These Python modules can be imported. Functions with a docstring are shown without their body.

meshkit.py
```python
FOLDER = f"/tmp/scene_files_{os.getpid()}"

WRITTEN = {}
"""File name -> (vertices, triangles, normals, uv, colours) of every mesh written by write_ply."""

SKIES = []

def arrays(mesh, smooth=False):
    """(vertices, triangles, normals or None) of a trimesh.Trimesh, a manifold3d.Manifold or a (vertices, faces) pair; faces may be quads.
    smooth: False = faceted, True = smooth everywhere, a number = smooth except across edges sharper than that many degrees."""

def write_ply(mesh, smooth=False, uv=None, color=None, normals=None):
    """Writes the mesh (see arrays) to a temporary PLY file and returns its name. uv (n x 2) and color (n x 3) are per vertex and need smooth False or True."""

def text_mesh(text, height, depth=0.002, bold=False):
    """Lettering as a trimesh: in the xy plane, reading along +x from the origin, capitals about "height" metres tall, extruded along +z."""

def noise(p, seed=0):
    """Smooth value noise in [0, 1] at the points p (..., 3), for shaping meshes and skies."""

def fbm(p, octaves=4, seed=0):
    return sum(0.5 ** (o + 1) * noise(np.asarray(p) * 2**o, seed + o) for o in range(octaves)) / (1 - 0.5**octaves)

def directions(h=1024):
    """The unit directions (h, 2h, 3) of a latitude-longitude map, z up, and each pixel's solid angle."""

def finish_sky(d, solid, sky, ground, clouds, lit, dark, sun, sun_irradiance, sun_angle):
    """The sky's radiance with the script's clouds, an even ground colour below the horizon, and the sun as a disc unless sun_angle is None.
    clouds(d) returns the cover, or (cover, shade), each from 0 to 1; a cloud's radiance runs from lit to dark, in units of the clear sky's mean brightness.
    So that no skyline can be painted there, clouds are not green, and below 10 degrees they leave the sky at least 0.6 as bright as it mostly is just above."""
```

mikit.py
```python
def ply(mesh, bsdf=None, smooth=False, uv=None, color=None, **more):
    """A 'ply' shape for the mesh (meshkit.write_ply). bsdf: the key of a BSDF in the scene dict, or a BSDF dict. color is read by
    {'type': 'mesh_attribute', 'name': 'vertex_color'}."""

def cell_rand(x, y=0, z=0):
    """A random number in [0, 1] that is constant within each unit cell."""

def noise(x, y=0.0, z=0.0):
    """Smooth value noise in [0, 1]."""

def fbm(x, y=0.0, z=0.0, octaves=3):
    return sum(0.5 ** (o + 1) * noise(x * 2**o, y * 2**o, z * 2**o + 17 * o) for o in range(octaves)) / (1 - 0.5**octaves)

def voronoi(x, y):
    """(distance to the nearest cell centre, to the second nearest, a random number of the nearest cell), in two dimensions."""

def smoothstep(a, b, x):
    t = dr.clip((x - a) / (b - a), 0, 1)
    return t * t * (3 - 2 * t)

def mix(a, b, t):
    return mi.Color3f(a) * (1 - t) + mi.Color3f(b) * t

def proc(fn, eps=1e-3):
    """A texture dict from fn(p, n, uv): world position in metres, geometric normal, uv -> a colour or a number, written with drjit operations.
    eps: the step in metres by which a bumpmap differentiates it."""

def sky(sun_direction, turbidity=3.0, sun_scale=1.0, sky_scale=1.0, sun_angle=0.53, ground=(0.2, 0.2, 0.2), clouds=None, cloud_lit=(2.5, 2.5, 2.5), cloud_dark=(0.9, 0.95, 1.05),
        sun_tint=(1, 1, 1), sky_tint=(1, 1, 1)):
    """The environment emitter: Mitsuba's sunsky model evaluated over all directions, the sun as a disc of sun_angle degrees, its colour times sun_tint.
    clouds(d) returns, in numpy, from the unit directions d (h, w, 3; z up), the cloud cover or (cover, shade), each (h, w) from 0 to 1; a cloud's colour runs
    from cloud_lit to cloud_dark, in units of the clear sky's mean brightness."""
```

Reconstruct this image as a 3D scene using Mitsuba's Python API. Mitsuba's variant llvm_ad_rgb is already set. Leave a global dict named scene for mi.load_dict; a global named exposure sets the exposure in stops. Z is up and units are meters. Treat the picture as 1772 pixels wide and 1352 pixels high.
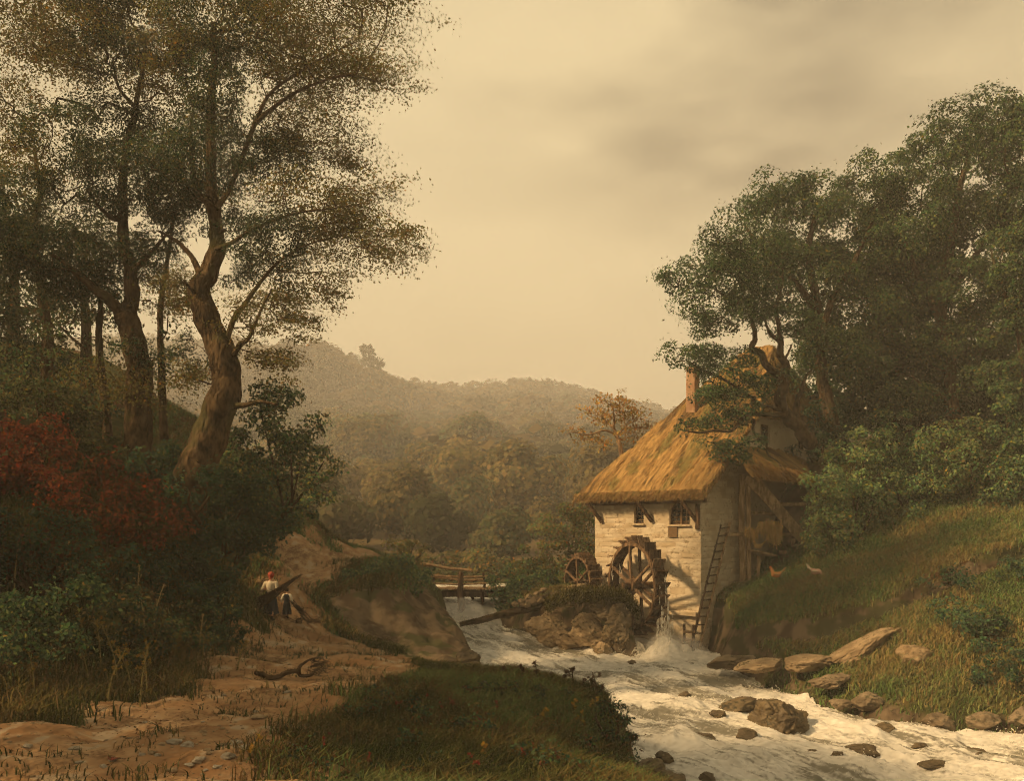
import math, random
import numpy as np
import trimesh
import manifold3d as m3
import shapely
from shapely.geometry import Polygon, LineString, box as sbox, Point
from scipy.interpolate import RBFInterpolator
from scipy.ndimage import gaussian_filter, map_coordinates
import drjit as dr
import mitsuba as mi
import mikit, meshkit

# ---------------------------------------------------------------- camera, sky, exposure
T4 = mi.ScalarTransform4f
scene, labels = {}, {}
F, CX, HY, EYE = 1700.0, 886.0, 930.0, 3.0
scene['camera'] = {
    'type': 'perspective', 'fov': 2 * math.degrees(math.atan(886 / 1700)), 'fov_axis': 'x',
    'principal_point_offset_y': -254 / 1352, 'near_clip': 0.1, 'far_clip': 3000.0,
    'to_world': T4().look_at(origin=[0, 0, EYE], target=[0, 1, EYE], up=[0, 0, 1]),
    'medium': {'type': 'ref', 'id': 'haze_air'},
}
SUN = np.array([-0.77, -0.30, 0.57])


def sky_clouds(d):
    az, el = np.degrees(np.arctan2(d[..., 0], d[..., 1])), np.degrees(np.arcsin(d[..., 2]))
    ang = np.hypot(az + 4, (el - 11) * 1.15)
    P = np.stack([d[..., 0] * 2.6, d[..., 1] * 2.6, d[..., 2] * 6.0], -1) + 3.0
    n = meshkit.fbm(P, 5, 7)
    n2 = meshkit.fbm(P * 2.4 + 9.0, 5, 3)
    soft = np.clip((n * 0.6 + n2 * 0.4 - 0.40) * 5.0, 0, 1)
    body = np.exp(-((az - 13) / 11) ** 2 - ((el - 24) / 6.5) ** 2) + 0.8 * np.exp(-((az - 2) / 6) ** 2 - ((el - 29) / 4) ** 2) + np.clip((ang - 32) / 25, 0, 1)
    shade = np.clip((ang - 6) / 46, 0, 1) * 0.50 + soft * np.clip(body, 0, 1) * 0.95 + 0.35 * (n2 - 0.5)
    return np.ones_like(az), np.clip(shade, 0, 1)


scene['sky'] = mikit.sky(SUN, turbidity=4, sun_scale=1.0, sun_angle=4.0, sun_tint=(1.0, 0.82, 0.56),
                         clouds=sky_clouds, cloud_lit=(2.12, 1.71, 0.97), cloud_dark=(0.56, 0.49, 0.34), ground=(0.10, 0.09, 0.05))
exposure = 2.3
scene['haze_air'] = {'type': 'homogeneous', 'albedo': 0.95, 'sigma_t': 0.0018}

# ---------------------------------------------------------------- helpers
def W(px, py, d):
    return np.array([(px - CX) / F * d, d, EYE - (py - HY) / F * d])

def rng(s):
    return np.random.default_rng(s)

def add(key, mesh, bsdf, smooth=False, **kw):
    while key in scene:
        base, _, n = key.rpartition('_')
        key = f'{base}_{int(n) + 1:03d}' if n.isdigit() and len(n) == 3 else key + '_001'
    scene[key] = mikit.ply(mesh, bsdf, smooth, **kw)
    return key

_taken = set()
def name(n):
    k, i = n, 0
    while k in _taken:
        i += 1
        k = f'{n}_{i:03d}'
    _taken.add(k)
    return k

def lab(key, label, cat=None, group=None, kind=None):
    d = {'label': label} if label else {}
    if cat: d['category'] = cat
    if group: d['group'] = group
    if kind: d['kind'] = kind
    labels[key] = d
    return key

def cat(ms):
    vs, fs, o = [], [], 0
    for m in ms:
        v, f = (m.vertices, m.faces) if hasattr(m, 'vertices') else m
        vs.append(np.asarray(v, float)); fs.append(np.asarray(f, int) + o); o += len(v)
    return np.vstack(vs), np.vstack(fs)

def unit(v):
    v = np.asarray(v, float)
    return v / (np.linalg.norm(v, axis=-1, keepdims=True) + 1e-12)

def spline(pts, n):
    """Catmull-Rom through the rows of pts (any width), n samples per span."""
    p = np.asarray(pts, float)
    q = np.vstack([2 * p[0] - p[1], p, 2 * p[-1] - p[-2]])
    out = []
    for i in range(1, len(q) - 2):
        t = (np.arange(n) / n)[:, None]
        a, b, c, d = q[i - 1], q[i], q[i + 1], q[i + 2]
        out.append(0.5 * (2 * b + (c - a) * t + (2 * a - 5 * b + 4 * c - d) * t**2 + (3 * b - a - 3 * c + d) * t**3))
    return np.vstack(out + [p[-1:]])

def sweep(pts, radii, sides=8, bump=0.0, seed=0, cap=True, freq=3.0):
    """A round tapering tube along pts, its surface roughened by bump (share of the radius)."""
    p = np.asarray(pts, float); r = np.broadcast_to(radii, (len(p),)).astype(float)
    t = unit(np.gradient(p, axis=0))
    a = np.zeros_like(p)
    ref = np.array([1.0, 0, 0]) if abs(t[0, 0]) < 0.8 else np.array([0, 0, 1.0])
    a[0] = unit(ref - t[0] * (ref @ t[0]))
    for i in range(1, len(p)):
        a[i] = unit(a[i - 1] - t[i] * (a[i - 1] @ t[i]))
    b = np.cross(t, a)
    ang = np.arange(sides) * 2 * np.pi / sides
    ring = np.cos(ang)[None, :, None] * a[:, None] + np.sin(ang)[None, :, None] * b[:, None]
    v = p[:, None] + r[:, None, None] * ring
    if bump:
        k = (meshkit.fbm(v * freq + seed * 7.3, 3, seed) - 0.5) * 2
        v = v + ring * (k * bump * r[:, None])[..., None]
    n = len(p)
    i, j = np.meshgrid(np.arange(n - 1), np.arange(sides), indexing='ij')
    j2 = (j + 1) % sides
    q = np.stack([i * sides + j, i * sides + j2, (i + 1) * sides + j2, (i + 1) * sides + j], -1).reshape(-1, 4)
    f = np.vstack([q[:, [0, 1, 2]], q[:, [0, 2, 3]]])
    v = v.reshape(-1, 3)
    if cap:
        m = len(v)
        v = np.vstack([v, p[0], p[-1]])
        k = np.arange(sides); k2 = (k + 1) % sides
        f = np.vstack([f, np.stack([k2, k, k * 0 + m], 1), np.stack([k + (n - 1) * sides, k2 + (n - 1) * sides, k * 0 + m + 1], 1)])
    return v, f

def frusta(A, B, ra, rb, sides=4):
    """Many straight tapering twigs at once."""
    A, B = np.asarray(A, float), np.asarray(B, float)
    t = unit(B - A)
    ref = np.where(np.abs(t[:, 2:]) < 0.8, [[0, 0, 1.0]], [[1.0, 0, 0]])
    a = unit(np.cross(t, ref)); b = np.cross(t, a)
    ang = np.arange(sides) * 2 * np.pi / sides
    ring = np.cos(ang)[None, :, None] * a[:, None] + np.sin(ang)[None, :, None] * b[:, None]
    v = np.concatenate([A[:, None] + ring * np.reshape(ra, (-1, 1, 1)), B[:, None] + ring * np.reshape(rb, (-1, 1, 1))], 1)
    k = np.arange(sides); k2 = (k + 1) % sides
    f = np.vstack([np.stack([k, k2, k2 + sides], 1), np.stack([k, k2 + sides, k + sides], 1)])
    f = (f[None] + (np.arange(len(A)) * 2 * sides)[:, None, None]).reshape(-1, 3)
    return v.reshape(-1, 3), f

def beam(p, q, w, h, up=(0, 0, 1), cham=0.012, jit=0.0, seed=0):
    """A squared timber from p to q, its long edges chamfered."""
    p, q = np.asarray(p, float), np.asarray(q, float)
    t = unit(q - p); s = unit(np.cross(t, up)); u = np.cross(s, t)
    c = min(cham, w * 0.3, h * 0.3)
    w2, h2 = w / 2, h / 2
    prof = np.array([[-w2 + c, -h2], [w2 - c, -h2], [w2, -h2 + c], [w2, h2 - c], [w2 - c, h2], [-w2 + c, h2], [-w2, h2 - c], [-w2, -h2 + c]])
    n = 5 if jit else 2
    r = rng(seed + 991)
    rows = []
    for k in range(n):
        off = r.normal(0, jit, 3) if jit else 0
        rows.append(p + (q - p) * k / (n - 1) + off + prof[:, :1] * s + prof[:, 1:] * u)
    v = np.vstack(rows)
    f = []
    for k in range(n - 1):
        for j in range(8):
            a, b = k * 8 + j, k * 8 + (j + 1) % 8
            f += [[a, b, b + 8], [a, b + 8, a + 8]]
    for j in range(1, 7):
        f += [[0, j + 1, j], [(n - 1) * 8, (n - 1) * 8 + j, (n - 1) * 8 + j + 1]]
    return v, np.array(f)

def grid_faces(n, m):
    i, j = np.meshgrid(np.arange(n - 1), np.arange(m - 1), indexing='ij')
    q = np.stack([i * m + j, i * m + j + 1, (i + 1) * m + j + 1, (i + 1) * m + j], -1).reshape(-1, 4)
    return np.vstack([q[:, [0, 1, 2]], q[:, [0, 2, 3]]])

def sst(a, b, x):
    t = np.clip((np.asarray(x, float) - a) / (b - a), 0, 1)
    return t * t * (3 - 2 * t)

def fb(x, y, z=0.0, o=4, s=0):
    x = np.asarray(x, float)
    return meshkit.fbm(np.stack([x, np.broadcast_to(y, x.shape), np.broadcast_to(z, x.shape)], -1) + 50.0, o, s)

def rock(seed, size, sub=4, rough=0.28, flat=0.0):
    """A weathered boulder: a ball cut by planes, cracked along bedding, roughened at several scales."""
    m = trimesh.creation.icosphere(subdivisions=sub)
    v = m.vertices.copy(); r = rng(seed)
    for _ in range(14):
        n = unit(r.normal(size=3)); lim = r.uniform(0.55, 0.88)
        v -= np.clip(v @ n - lim, 0, None)[:, None] * n * 0.92
    q = v * 1.5 + seed * 3.1
    big = meshkit.fbm(q, 4, seed) - 0.5
    rid = 1 - 2 * np.abs(meshkit.fbm(v * 2.1 + seed * 1.7, 4, seed + 3) - 0.5)
    bed = unit(r.normal(size=3) + [0, 0, 1.2])
    cr = np.clip(0.07 - np.abs(((v @ bed) * 1.9 + big * 1.4) % 1.0 - 0.5), 0, 1) / 0.07
    v = v * (1 + rough * (big * 2.2 + (rid - 0.75) * 0.8) - 0.07 * cr + 0.12 * (meshkit.fbm(v * 6 + seed, 3, seed + 5) - 0.5))[:, None]
    return v * np.asarray(size, float), m.faces

def rotz(v, a):
    c, s = math.cos(a), math.sin(a)
    return np.asarray(v) @ np.array([[c, s, 0], [-s, c, 0], [0, 0, 1.0]])

# ---------------------------------------------------------------- materials
def rough(fn, r=0.9, spec=0.15, bump=None, scale=0.02, eps=5e-3, two=True):
    b = {'type': 'principled', 'base_color': mikit.proc(fn) if callable(fn) else {'type': 'rgb', 'value': list(fn)}, 'roughness': r, 'specular': spec}
    if bump:
        b = {'type': 'bumpmap', 'arbitrary': mikit.proc(bump, eps), 'scale': scale, 'bsdf': b}
    return {'type': 'twosided', 'bsdf': b} if two else b

mx, nz, fbd = mikit.mix, mikit.noise, mikit.fbm
def ground_col(p, n, uv):
    a = fbd(p.x * 0.7, p.y * 0.7, p.z, 4); b = fbd(p.x * 4, p.y * 4, p.z * 4, 4); c = nz(p.x * 23, p.y * 23, p.z * 23)
    path = mx((0.275, 0.155, 0.076), (0.43, 0.295, 0.172), mikit.smoothstep(0.3, 0.75, a * 0.5 + b * 0.5))
    path = mx(path, (0.40, 0.34, 0.25), mikit.smoothstep(0.60, 0.72, b) * 0.6)
    path = mx(path, (0.12, 0.07, 0.035), mikit.smoothstep(0.50, 0.68, a * 0.5 + c * 0.2 + 0.3 * (1 - b)) * 0.75)
    turf = mx((0.050, 0.058, 0.020), (0.115, 0.100, 0.036), mikit.smoothstep(0.35, 0.7, b * 0.6 + a * 0.4))
    turf = mx(turf, (0.10, 0.055, 0.025), mikit.smoothstep(0.55, 0.75, a))
    earth = mx((0.078, 0.056, 0.036), (0.17, 0.128, 0.084), mikit.smoothstep(0.35, 0.68, fbd(p.x * 2.6, p.y * 2.6, p.z * 0.9, 4)))
    earth = mx(earth, (0.055, 0.062, 0.026), mikit.smoothstep(0.48, 0.62, fbd(p.x * 1.3 + 9, p.y * 1.3, p.z * 1.6, 4)) * 0.8)
    e = (b - 0.5) * 0.55
    pm = mikit.smoothstep(0.38, 0.62, uv.x + e); em = mikit.smoothstep(0.35, 0.65, uv.y + e)
    return mx(mx(turf, earth, em), path, pm)
scene['m_ground'] = rough(ground_col, 0.95, 0.1, bump=lambda p, n, uv: fbd(p.x * 7, p.y * 7, p.z * 7, 5), scale=0.17, eps=0.008)

def hill_col(p, n, uv):
    return mx((0.05, 0.04, 0.018), (0.10, 0.07, 0.03), fbd(p.x * 0.08, p.y * 0.08, p.z * 0.08, 3))
scene['m_hill'] = rough(hill_col, 1.0, 0.0)

FL = np.array([0.57, -0.82])
def water_col(p, n, uv):
    foam = mx((0.58, 0.56, 0.50), (0.80, 0.785, 0.73), nz(p.x * 9, p.y * 9, p.z * 9))
    a, b = p.x * 0.57 - p.y * 0.82, p.x * 0.82 + p.y * 0.57
    st = fbd(a * 1.6, b * 9.0, p.z * 2, 4)
    k = mikit.smoothstep(0.16, 0.66, uv.x + (st - 0.5) * 1.0 + (nz(p.x * 14, p.y * 14, p.z * 14) - 0.5) * 0.35)
    return mx((0.20, 0.19, 0.15), foam, k)
scene['m_water'] = rough(water_col, 0.32, 0.5, bump=lambda p, n, uv: fbd((p.x * 0.57 - p.y * 0.82) * 4, (p.x * 0.82 + p.y * 0.57) * 11, p.z * 8, 5), scale=0.15, eps=0.008)
scene['m_spray'] = rough((0.82, 0.79, 0.70), 0.5, 0.3)

def stone_fn(c1, c2, c3):
    def fn(p, n, uv):
        a = fbd(p.x * 2.5, p.y * 2.5, p.z * 2.5, 4); b = fbd(p.x * 11, p.y * 11, p.z * 11, 3)
        c = mx(c1, c2, mikit.smoothstep(0.3, 0.7, a))
        return mx(c, c3, mikit.smoothstep(0.54, 0.72, b * 0.6 + a * 0.4))
    return fn
bump_stone = lambda p, n, uv: fbd(p.x * 9, p.y * 9, p.z * 9, 4)
scene['m_wallstone'] = rough(stone_fn((0.52, 0.435, 0.31), (0.61, 0.53, 0.40), (0.36, 0.29, 0.19)), 0.92, 0.1, bump_stone, 0.045)
scene['m_wallstone_b'] = rough(stone_fn((0.55, 0.47, 0.345), (0.65, 0.575, 0.445), (0.44, 0.355, 0.24)), 0.92, 0.1, bump_stone, 0.045)
scene['m_wallstone_c'] = rough(stone_fn((0.45, 0.36, 0.235), (0.56, 0.465, 0.335), (0.30, 0.225, 0.14)), 0.92, 0.1, bump_stone, 0.045)
scene['m_mortar'] = rough(stone_fn((0.47, 0.385, 0.265), (0.56, 0.475, 0.345), (0.30, 0.235, 0.15)), 0.95, 0.05, bump_stone, 0.04)
scene['m_plaster'] = rough(stone_fn((0.66, 0.57, 0.43), (0.73, 0.65, 0.51), (0.50, 0.40, 0.27)), 0.9, 0.1, bump_stone, 0.02)
scene['m_rock'] = rough(stone_fn((0.20, 0.145, 0.085), (0.36, 0.27, 0.17), (0.10, 0.08, 0.04)), 0.85, 0.2, bump_stone, 0.10)
scene['m_rock_dark'] = rough(stone_fn((0.085, 0.062, 0.036), (0.16, 0.12, 0.065), (0.04, 0.035, 0.018)), 0.5, 0.4, bump_stone, 0.10)
scene['m_rock_mid'] = rough(stone_fn((0.135, 0.102, 0.064), (0.25, 0.195, 0.13), (0.07, 0.068, 0.035)), 0.75, 0.25, bump_stone, 0.10)
scene['m_brick'] = rough(stone_fn((0.32, 0.185, 0.11), (0.42, 0.28, 0.18), (0.22, 0.13, 0.075)), 0.9, 0.1, bump_stone, 0.03)
def thatch_col(p, n, uv):
    a = fbd(uv.x * 7, uv.y * 0.55, 0.0, 4); b = fbd(uv.x * 34, uv.y * 1.6, 3.0, 3); c = fbd(uv.x * 0.55, uv.y * 0.35, 7.0, 3)
    s = mx((0.25, 0.145, 0.052), (0.46, 0.30, 0.12), mikit.smoothstep(0.3, 0.7, a * 0.45 + b * 0.55))
    s = mx(s, (0.095, 0.06, 0.03), mikit.smoothstep(0.47, 0.60, c * 0.6 + a * 0.4) * 0.9)
    return mx(s, (0.13, 0.125, 0.04), mikit.smoothstep(0.58, 0.72, fbd(uv.x * 1.4 + 20, uv.y * 0.8, 1.0, 4)) * 0.7)
scene['m_thatch'] = rough(thatch_col, 0.95, 0.1, bump=lambda p, n, uv: fbd(uv.x * 22, uv.y * 1.7, 0.0, 4), scale=0.09, eps=0.01)
def wood_fn(c1, c2):
    def fn(p, n, uv):
        a = fbd(p.x * 14, p.y * 14, p.z * 2.2, 4)
        return mx(c1, c2, mikit.smoothstep(0.3, 0.72, a))
    return fn
scene['m_wood'] = rough(wood_fn((0.19, 0.12, 0.065), (0.44, 0.30, 0.17)), 0.85, 0.2, bump=lambda p, n, uv: fbd(p.x * 22, p.y * 22, p.z * 3.5, 3), scale=0.03)
scene['m_wood_dark'] = rough(wood_fn((0.045, 0.026, 0.014), (0.13, 0.075, 0.038)), 0.7, 0.3, bump=lambda p, n, uv: fbd(p.x * 22, p.y * 22, p.z * 3.5, 3), scale=0.03)
scene['m_wood_wet'] = rough(wood_fn((0.07, 0.042, 0.023), (0.21, 0.13, 0.07)), 0.55, 0.4, bump=lambda p, n, uv: fbd(p.x * 22, p.y * 22, p.z * 3.5, 3), scale=0.03)
scene['m_wood_pale'] = rough(wood_fn((0.24, 0.16, 0.09), (0.55, 0.40, 0.24)), 0.9, 0.1, bump=lambda p, n, uv: fbd(p.x * 22, p.y * 22, p.z * 3.5, 3), scale=0.04)
def bark_col(p, n, uv):
    a = fbd(p.x * 3, p.y * 3, p.z * 2, 4); b = fbd(p.x * 15, p.y * 15, p.z * 5, 3)
    c = mx((0.034, 0.024, 0.014), (0.125, 0.085, 0.048), mikit.smoothstep(0.3, 0.7, a * 0.5 + b * 0.5))
    return mx(c, (0.07, 0.075, 0.03), mikit.smoothstep(0.56, 0.7, fbd(p.x * 1.7 + 4, p.y * 1.7, p.z * 1.1, 3)) * 0.6)
scene['m_bark'] = rough(bark_col, 0.95, 0.1, bump=lambda p, n, uv: fbd(p.x * 12, p.y * 12, p.z * 3, 5), scale=0.22, eps=0.008)
scene['m_twig'] = rough((0.06, 0.04, 0.022), 0.95, 0.1)
scene['m_redleaf'] = rough((0.16, 0.035, 0.018), 0.6, 0.3)
scene['m_pebble'] = rough(stone_fn((0.26, 0.23, 0.18), (0.36, 0.33, 0.27), (0.17, 0.14, 0.10)), 0.9, 0.1, bump_stone, 0.05)
scene['m_dead'] = rough((0.17, 0.11, 0.06), 0.9, 0.1)
VC = {'type': 'mesh_attribute', 'name': 'vertex_color'}
scene['m_leaf'] = {'type': 'principledthin', 'base_color': VC, 'roughness': 0.65, 'spec_trans': 0.0, 'diff_trans': 0.95, 'eta': 1.35}
scene['m_blade'] = {'type': 'twosided', 'bsdf': {'type': 'diffuse', 'reflectance': VC}}
scene['m_straw'] = {'type': 'twosided', 'bsdf': {'type': 'diffuse', 'reflectance': VC}}
scene['m_cloth'] = {'type': 'twosided', 'bsdf': {'type': 'principled', 'base_color': VC, 'roughness': 0.9, 'specular': 0.1}}
scene['m_pane'] = {'type': 'principled', 'base_color': {'type': 'rgb', 'value': [0.02, 0.022, 0.022]}, 'roughness': 0.12, 'specular': 0.6}

# ---------------------------------------------------------------- terrain
LEFT = [(-4.2, 58), (-3.95, 46), (-3.75, 43.5), (-2.7, 41.6), (-2.1, 40), (-0.9, 35), (0.1, 31), (1.2, 27), (1.9, 24), (2.4, 22.5), (2.9, 20.5), (2.95, 18.5), (2.9, 16), (3.1, 13), (4.2, 10), (8, 6.5), (20, 4.6), (40, 4)]
RIGHT = [(-0.8, 58), (-0.8, 46), (-0.85, 43.5), (-0.4, 41.8), (0.9, 40.2), (2.6, 38.6), (4.0, 36.9), (4.75, 36.7), (5.0, 37.3), (4.5, 38.0), (3.3, 39.6), (3.1, 40.4), (3.7, 41.2), (7.5, 38.2), (7.5, 36.9), (7.2, 35), (7.3, 33), (7.7, 30.5), (8.3, 27.7), (9.4, 26), (10.7, 24.9), (12.7, 24.3), (20, 22), (40, 18)]
RIVER = Polygon(LEFT + RIGHT[::-1])
def zw(y):
    return np.interp(y, [4, 15, 20, 24, 30, 36, 38, 41.4, 42.6, 43.5, 44.5, 60], [-2.9, -2.5, -2.22, -1.98, -1.74, -1.54, -1.42, -0.88, -0.75, 0.02, 0.12, 0.3])

CP = [  # (px, py, distance)
    (0, 1352, 12), (300, 1352, 12), (600, 1352, 12), (900, 1352, 13.3), (1050, 1352, 14.6), (0, 1250, 16), (200, 1250, 15.5), (450, 1250, 16),
    (700, 1250, 16), (850, 1225, 17.5), (1000, 1232, 18), (1065, 1250, 18.4), (640, 1168, 21), (840, 1166, 21), (960, 1184, 20.4), (1040, 1212, 19.8), (1085, 1240, 19.3), (1095, 1275, 18.6), (1060, 1310, 17.6), (1085, 1352, 17.2),
    (450, 1170, 21), (600, 1132, 25.5), (690, 1122, 26.6), (560, 1087, 31.5), (468, 1076, 34), (440, 1120, 25), (470, 1112, 27), (450, 1094, 30), (420, 1092, 31), (500, 1140, 23.5), (520, 1100, 29), (400, 1150, 21.5), (430, 1110, 28.5), (760, 1150, 24.5), (740, 1170, 23),
    (480, 1000, 40), (560, 985, 42), (600, 960, 44), (655, 947, 46), (540, 928, 46), (500, 912, 46.5), (450, 960, 42), (380, 1012, 38), (400, 950, 40), (600, 1010, 38),
    (345, 805, 26), (235, 795, 27), (0, 800, 26), (470, 890, 33), (430, 935, 31), (340, 990, 27), (300, 1080, 23), (380, 1115, 24.5), (200, 1180, 18.5), (0, 1180, 18), (100, 1050, 21.5), (200, 950, 23), (0, 900, 22), (0, 1100, 19.5), (300, 1180, 19.5),
    (100, 650, 45), (400, 740, 42), (500, 800, 45), (300, 700, 45), (-400, 600, 45), (500, 850, 41), (200, 620, 55), (0, 590, 60), (-600, 1300, 12), (-500, 1000, 20), (-700, 700, 30),
    (560, 1035, 35), (610, 1002, 35.6), (640, 972, 39), (700, 965, 40.5), (722, 985, 41.5), (680, 992, 36.4), (712, 998, 38.2), (738, 1045, 38.6), (725, 1030, 44), (690, 985, 43.5), (530, 1055, 36), (585, 1085, 33.4), (640, 1100, 33.6), (700, 1118, 33.4), (770, 1135, 33.4), (835, 1160, 31.5), (620, 1110, 30), (700, 1135, 29.5), (760, 1158, 28), (770, 1080, 37.5),
    (855, 1030, 44), (900, 1000, 45), (870, 1050, 42.5), (930, 1030, 41), (1000, 1012, 40.6), (1030, 1010, 41.8), (990, 1012, 39.6), (1020, 1014, 38.6), (1060, 1016, 37.7), (1092, 1026, 37.25), (950, 1035, 39.6), (1000, 1030, 38.4), (1060, 1060, 37.1), (985, 1000, 44),
    (1240, 1085, 37.2), (1290, 1020, 38.6), (1340, 992, 39.5), (1300, 1010, 41), (1380, 972, 41.5), (1300, 990, 43), (1430, 945, 39), (1500, 945, 37), (1600, 930, 36), (1772, 900, 35), (1400, 1000, 35), (1400, 1060, 32), (1300, 1085, 33), (1500, 1040, 31), (1600, 1000, 31), (1772, 960, 30), (1250, 1105, 34),
    (1300, 1155, 31), (1400, 1135, 30), (1500, 1105, 29.3), (1560, 1085, 29), (1590, 1150, 27.5), (1700, 1130, 27), (1772, 1100, 27), (1470, 1195, 27.5), (1600, 1220, 26), (1700, 1220, 25.5), (1790, 1220, 25),
    (2100, 1000, 28), (2100, 850, 35), (1700, 800, 45), (1500, 790, 44), (1900, 700, 50), (1440, 760, 43), (1392, 748, 42), (1430, 880, 41), (1500, 860, 40), (1640, 725, 47), (1200, 930, 56), (1000, 960, 48), (1400, 800, 58), (1150, 930, 50),
    (870, 1012, 58), (700, 1012, 58), (800, 1015, 52), (950, 990, 50), (500, 900, 60), (1300, 880, 62), (1700, 700, 60), (0, 2000, 5), (900, 2020, 5), (-600, 1900, 5), (1800, 1400, 12),
]
_cp = np.array([W(*c) for c in CP])
GX0, GX1, GY0, GY1, GS = -34.0, 36.0, 3.0, 62.0, 0.1
_gx, _gy = np.arange(GX0, GX1 + 1e-6, GS), np.arange(GY0, GY1 + 1e-6, GS)
_cx, _cy = np.arange(GX0, GX1 + 1e-6, 0.4), np.arange(GY0, GY1 + 1e-6, 0.4)
_xx, _yy = np.meshgrid(_cx, _cy, indexing='ij')
_z = RBFInterpolator(_cp[:, :2], _cp[:, 2], kernel='linear', smoothing=0.08)(np.stack([_xx.ravel(), _yy.ravel()], 1)).reshape(_xx.shape)
_z = gaussian_filter(_z, 1.7)
XX, YY = np.meshgrid(_gx, _gy, indexing='ij')
BASE = map_coordinates(_z, [(XX - GX0) / 0.4, (YY - GY0) / 0.4], order=3, mode='nearest')

PATH = Polygon([W(*c)[:2] for c in [(-900, 1352, 10), (-300, 1310, 13), (0, 1275, 14.5), (150, 1240, 16), (250, 1225, 16.8), (330, 1195, 18.8), (400, 1150, 22.5), (440, 1110, 28), (450, 1075, 33), (440, 1025, 37), (465, 990, 40), (550, 962, 43), (620, 952, 45.5), (665, 946, 48),
                                          (660, 955, 45), (600, 990, 40.5), (560, 1030, 37), (530, 1062, 35), (590, 1090, 31), (690, 1122, 27), (770, 1148, 24.6), (740, 1162, 22.0), (670, 1190, 19.3), (630, 1240, 16.3), (545, 1290, 14), (505, 1352, 12), (505, 1700, 5), (-900, 1700, 5)]])
pts = shapely.points(XX.ravel(), YY.ravel())
def sdist(poly):
    d = shapely.distance(poly.boundary, pts).reshape(XX.shape)
    return np.where(shapely.contains_xy(poly, XX.ravel(), YY.ravel()).reshape(XX.shape), d, -d)
SD_RIVER, SD_PATH = sdist(RIVER), sdist(PATH)
pathm = sst(-0.6, 0.6, SD_PATH + (fb(XX * 0.9, YY * 0.9, 0, 4, 4) - 0.5) * 2.6)
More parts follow.
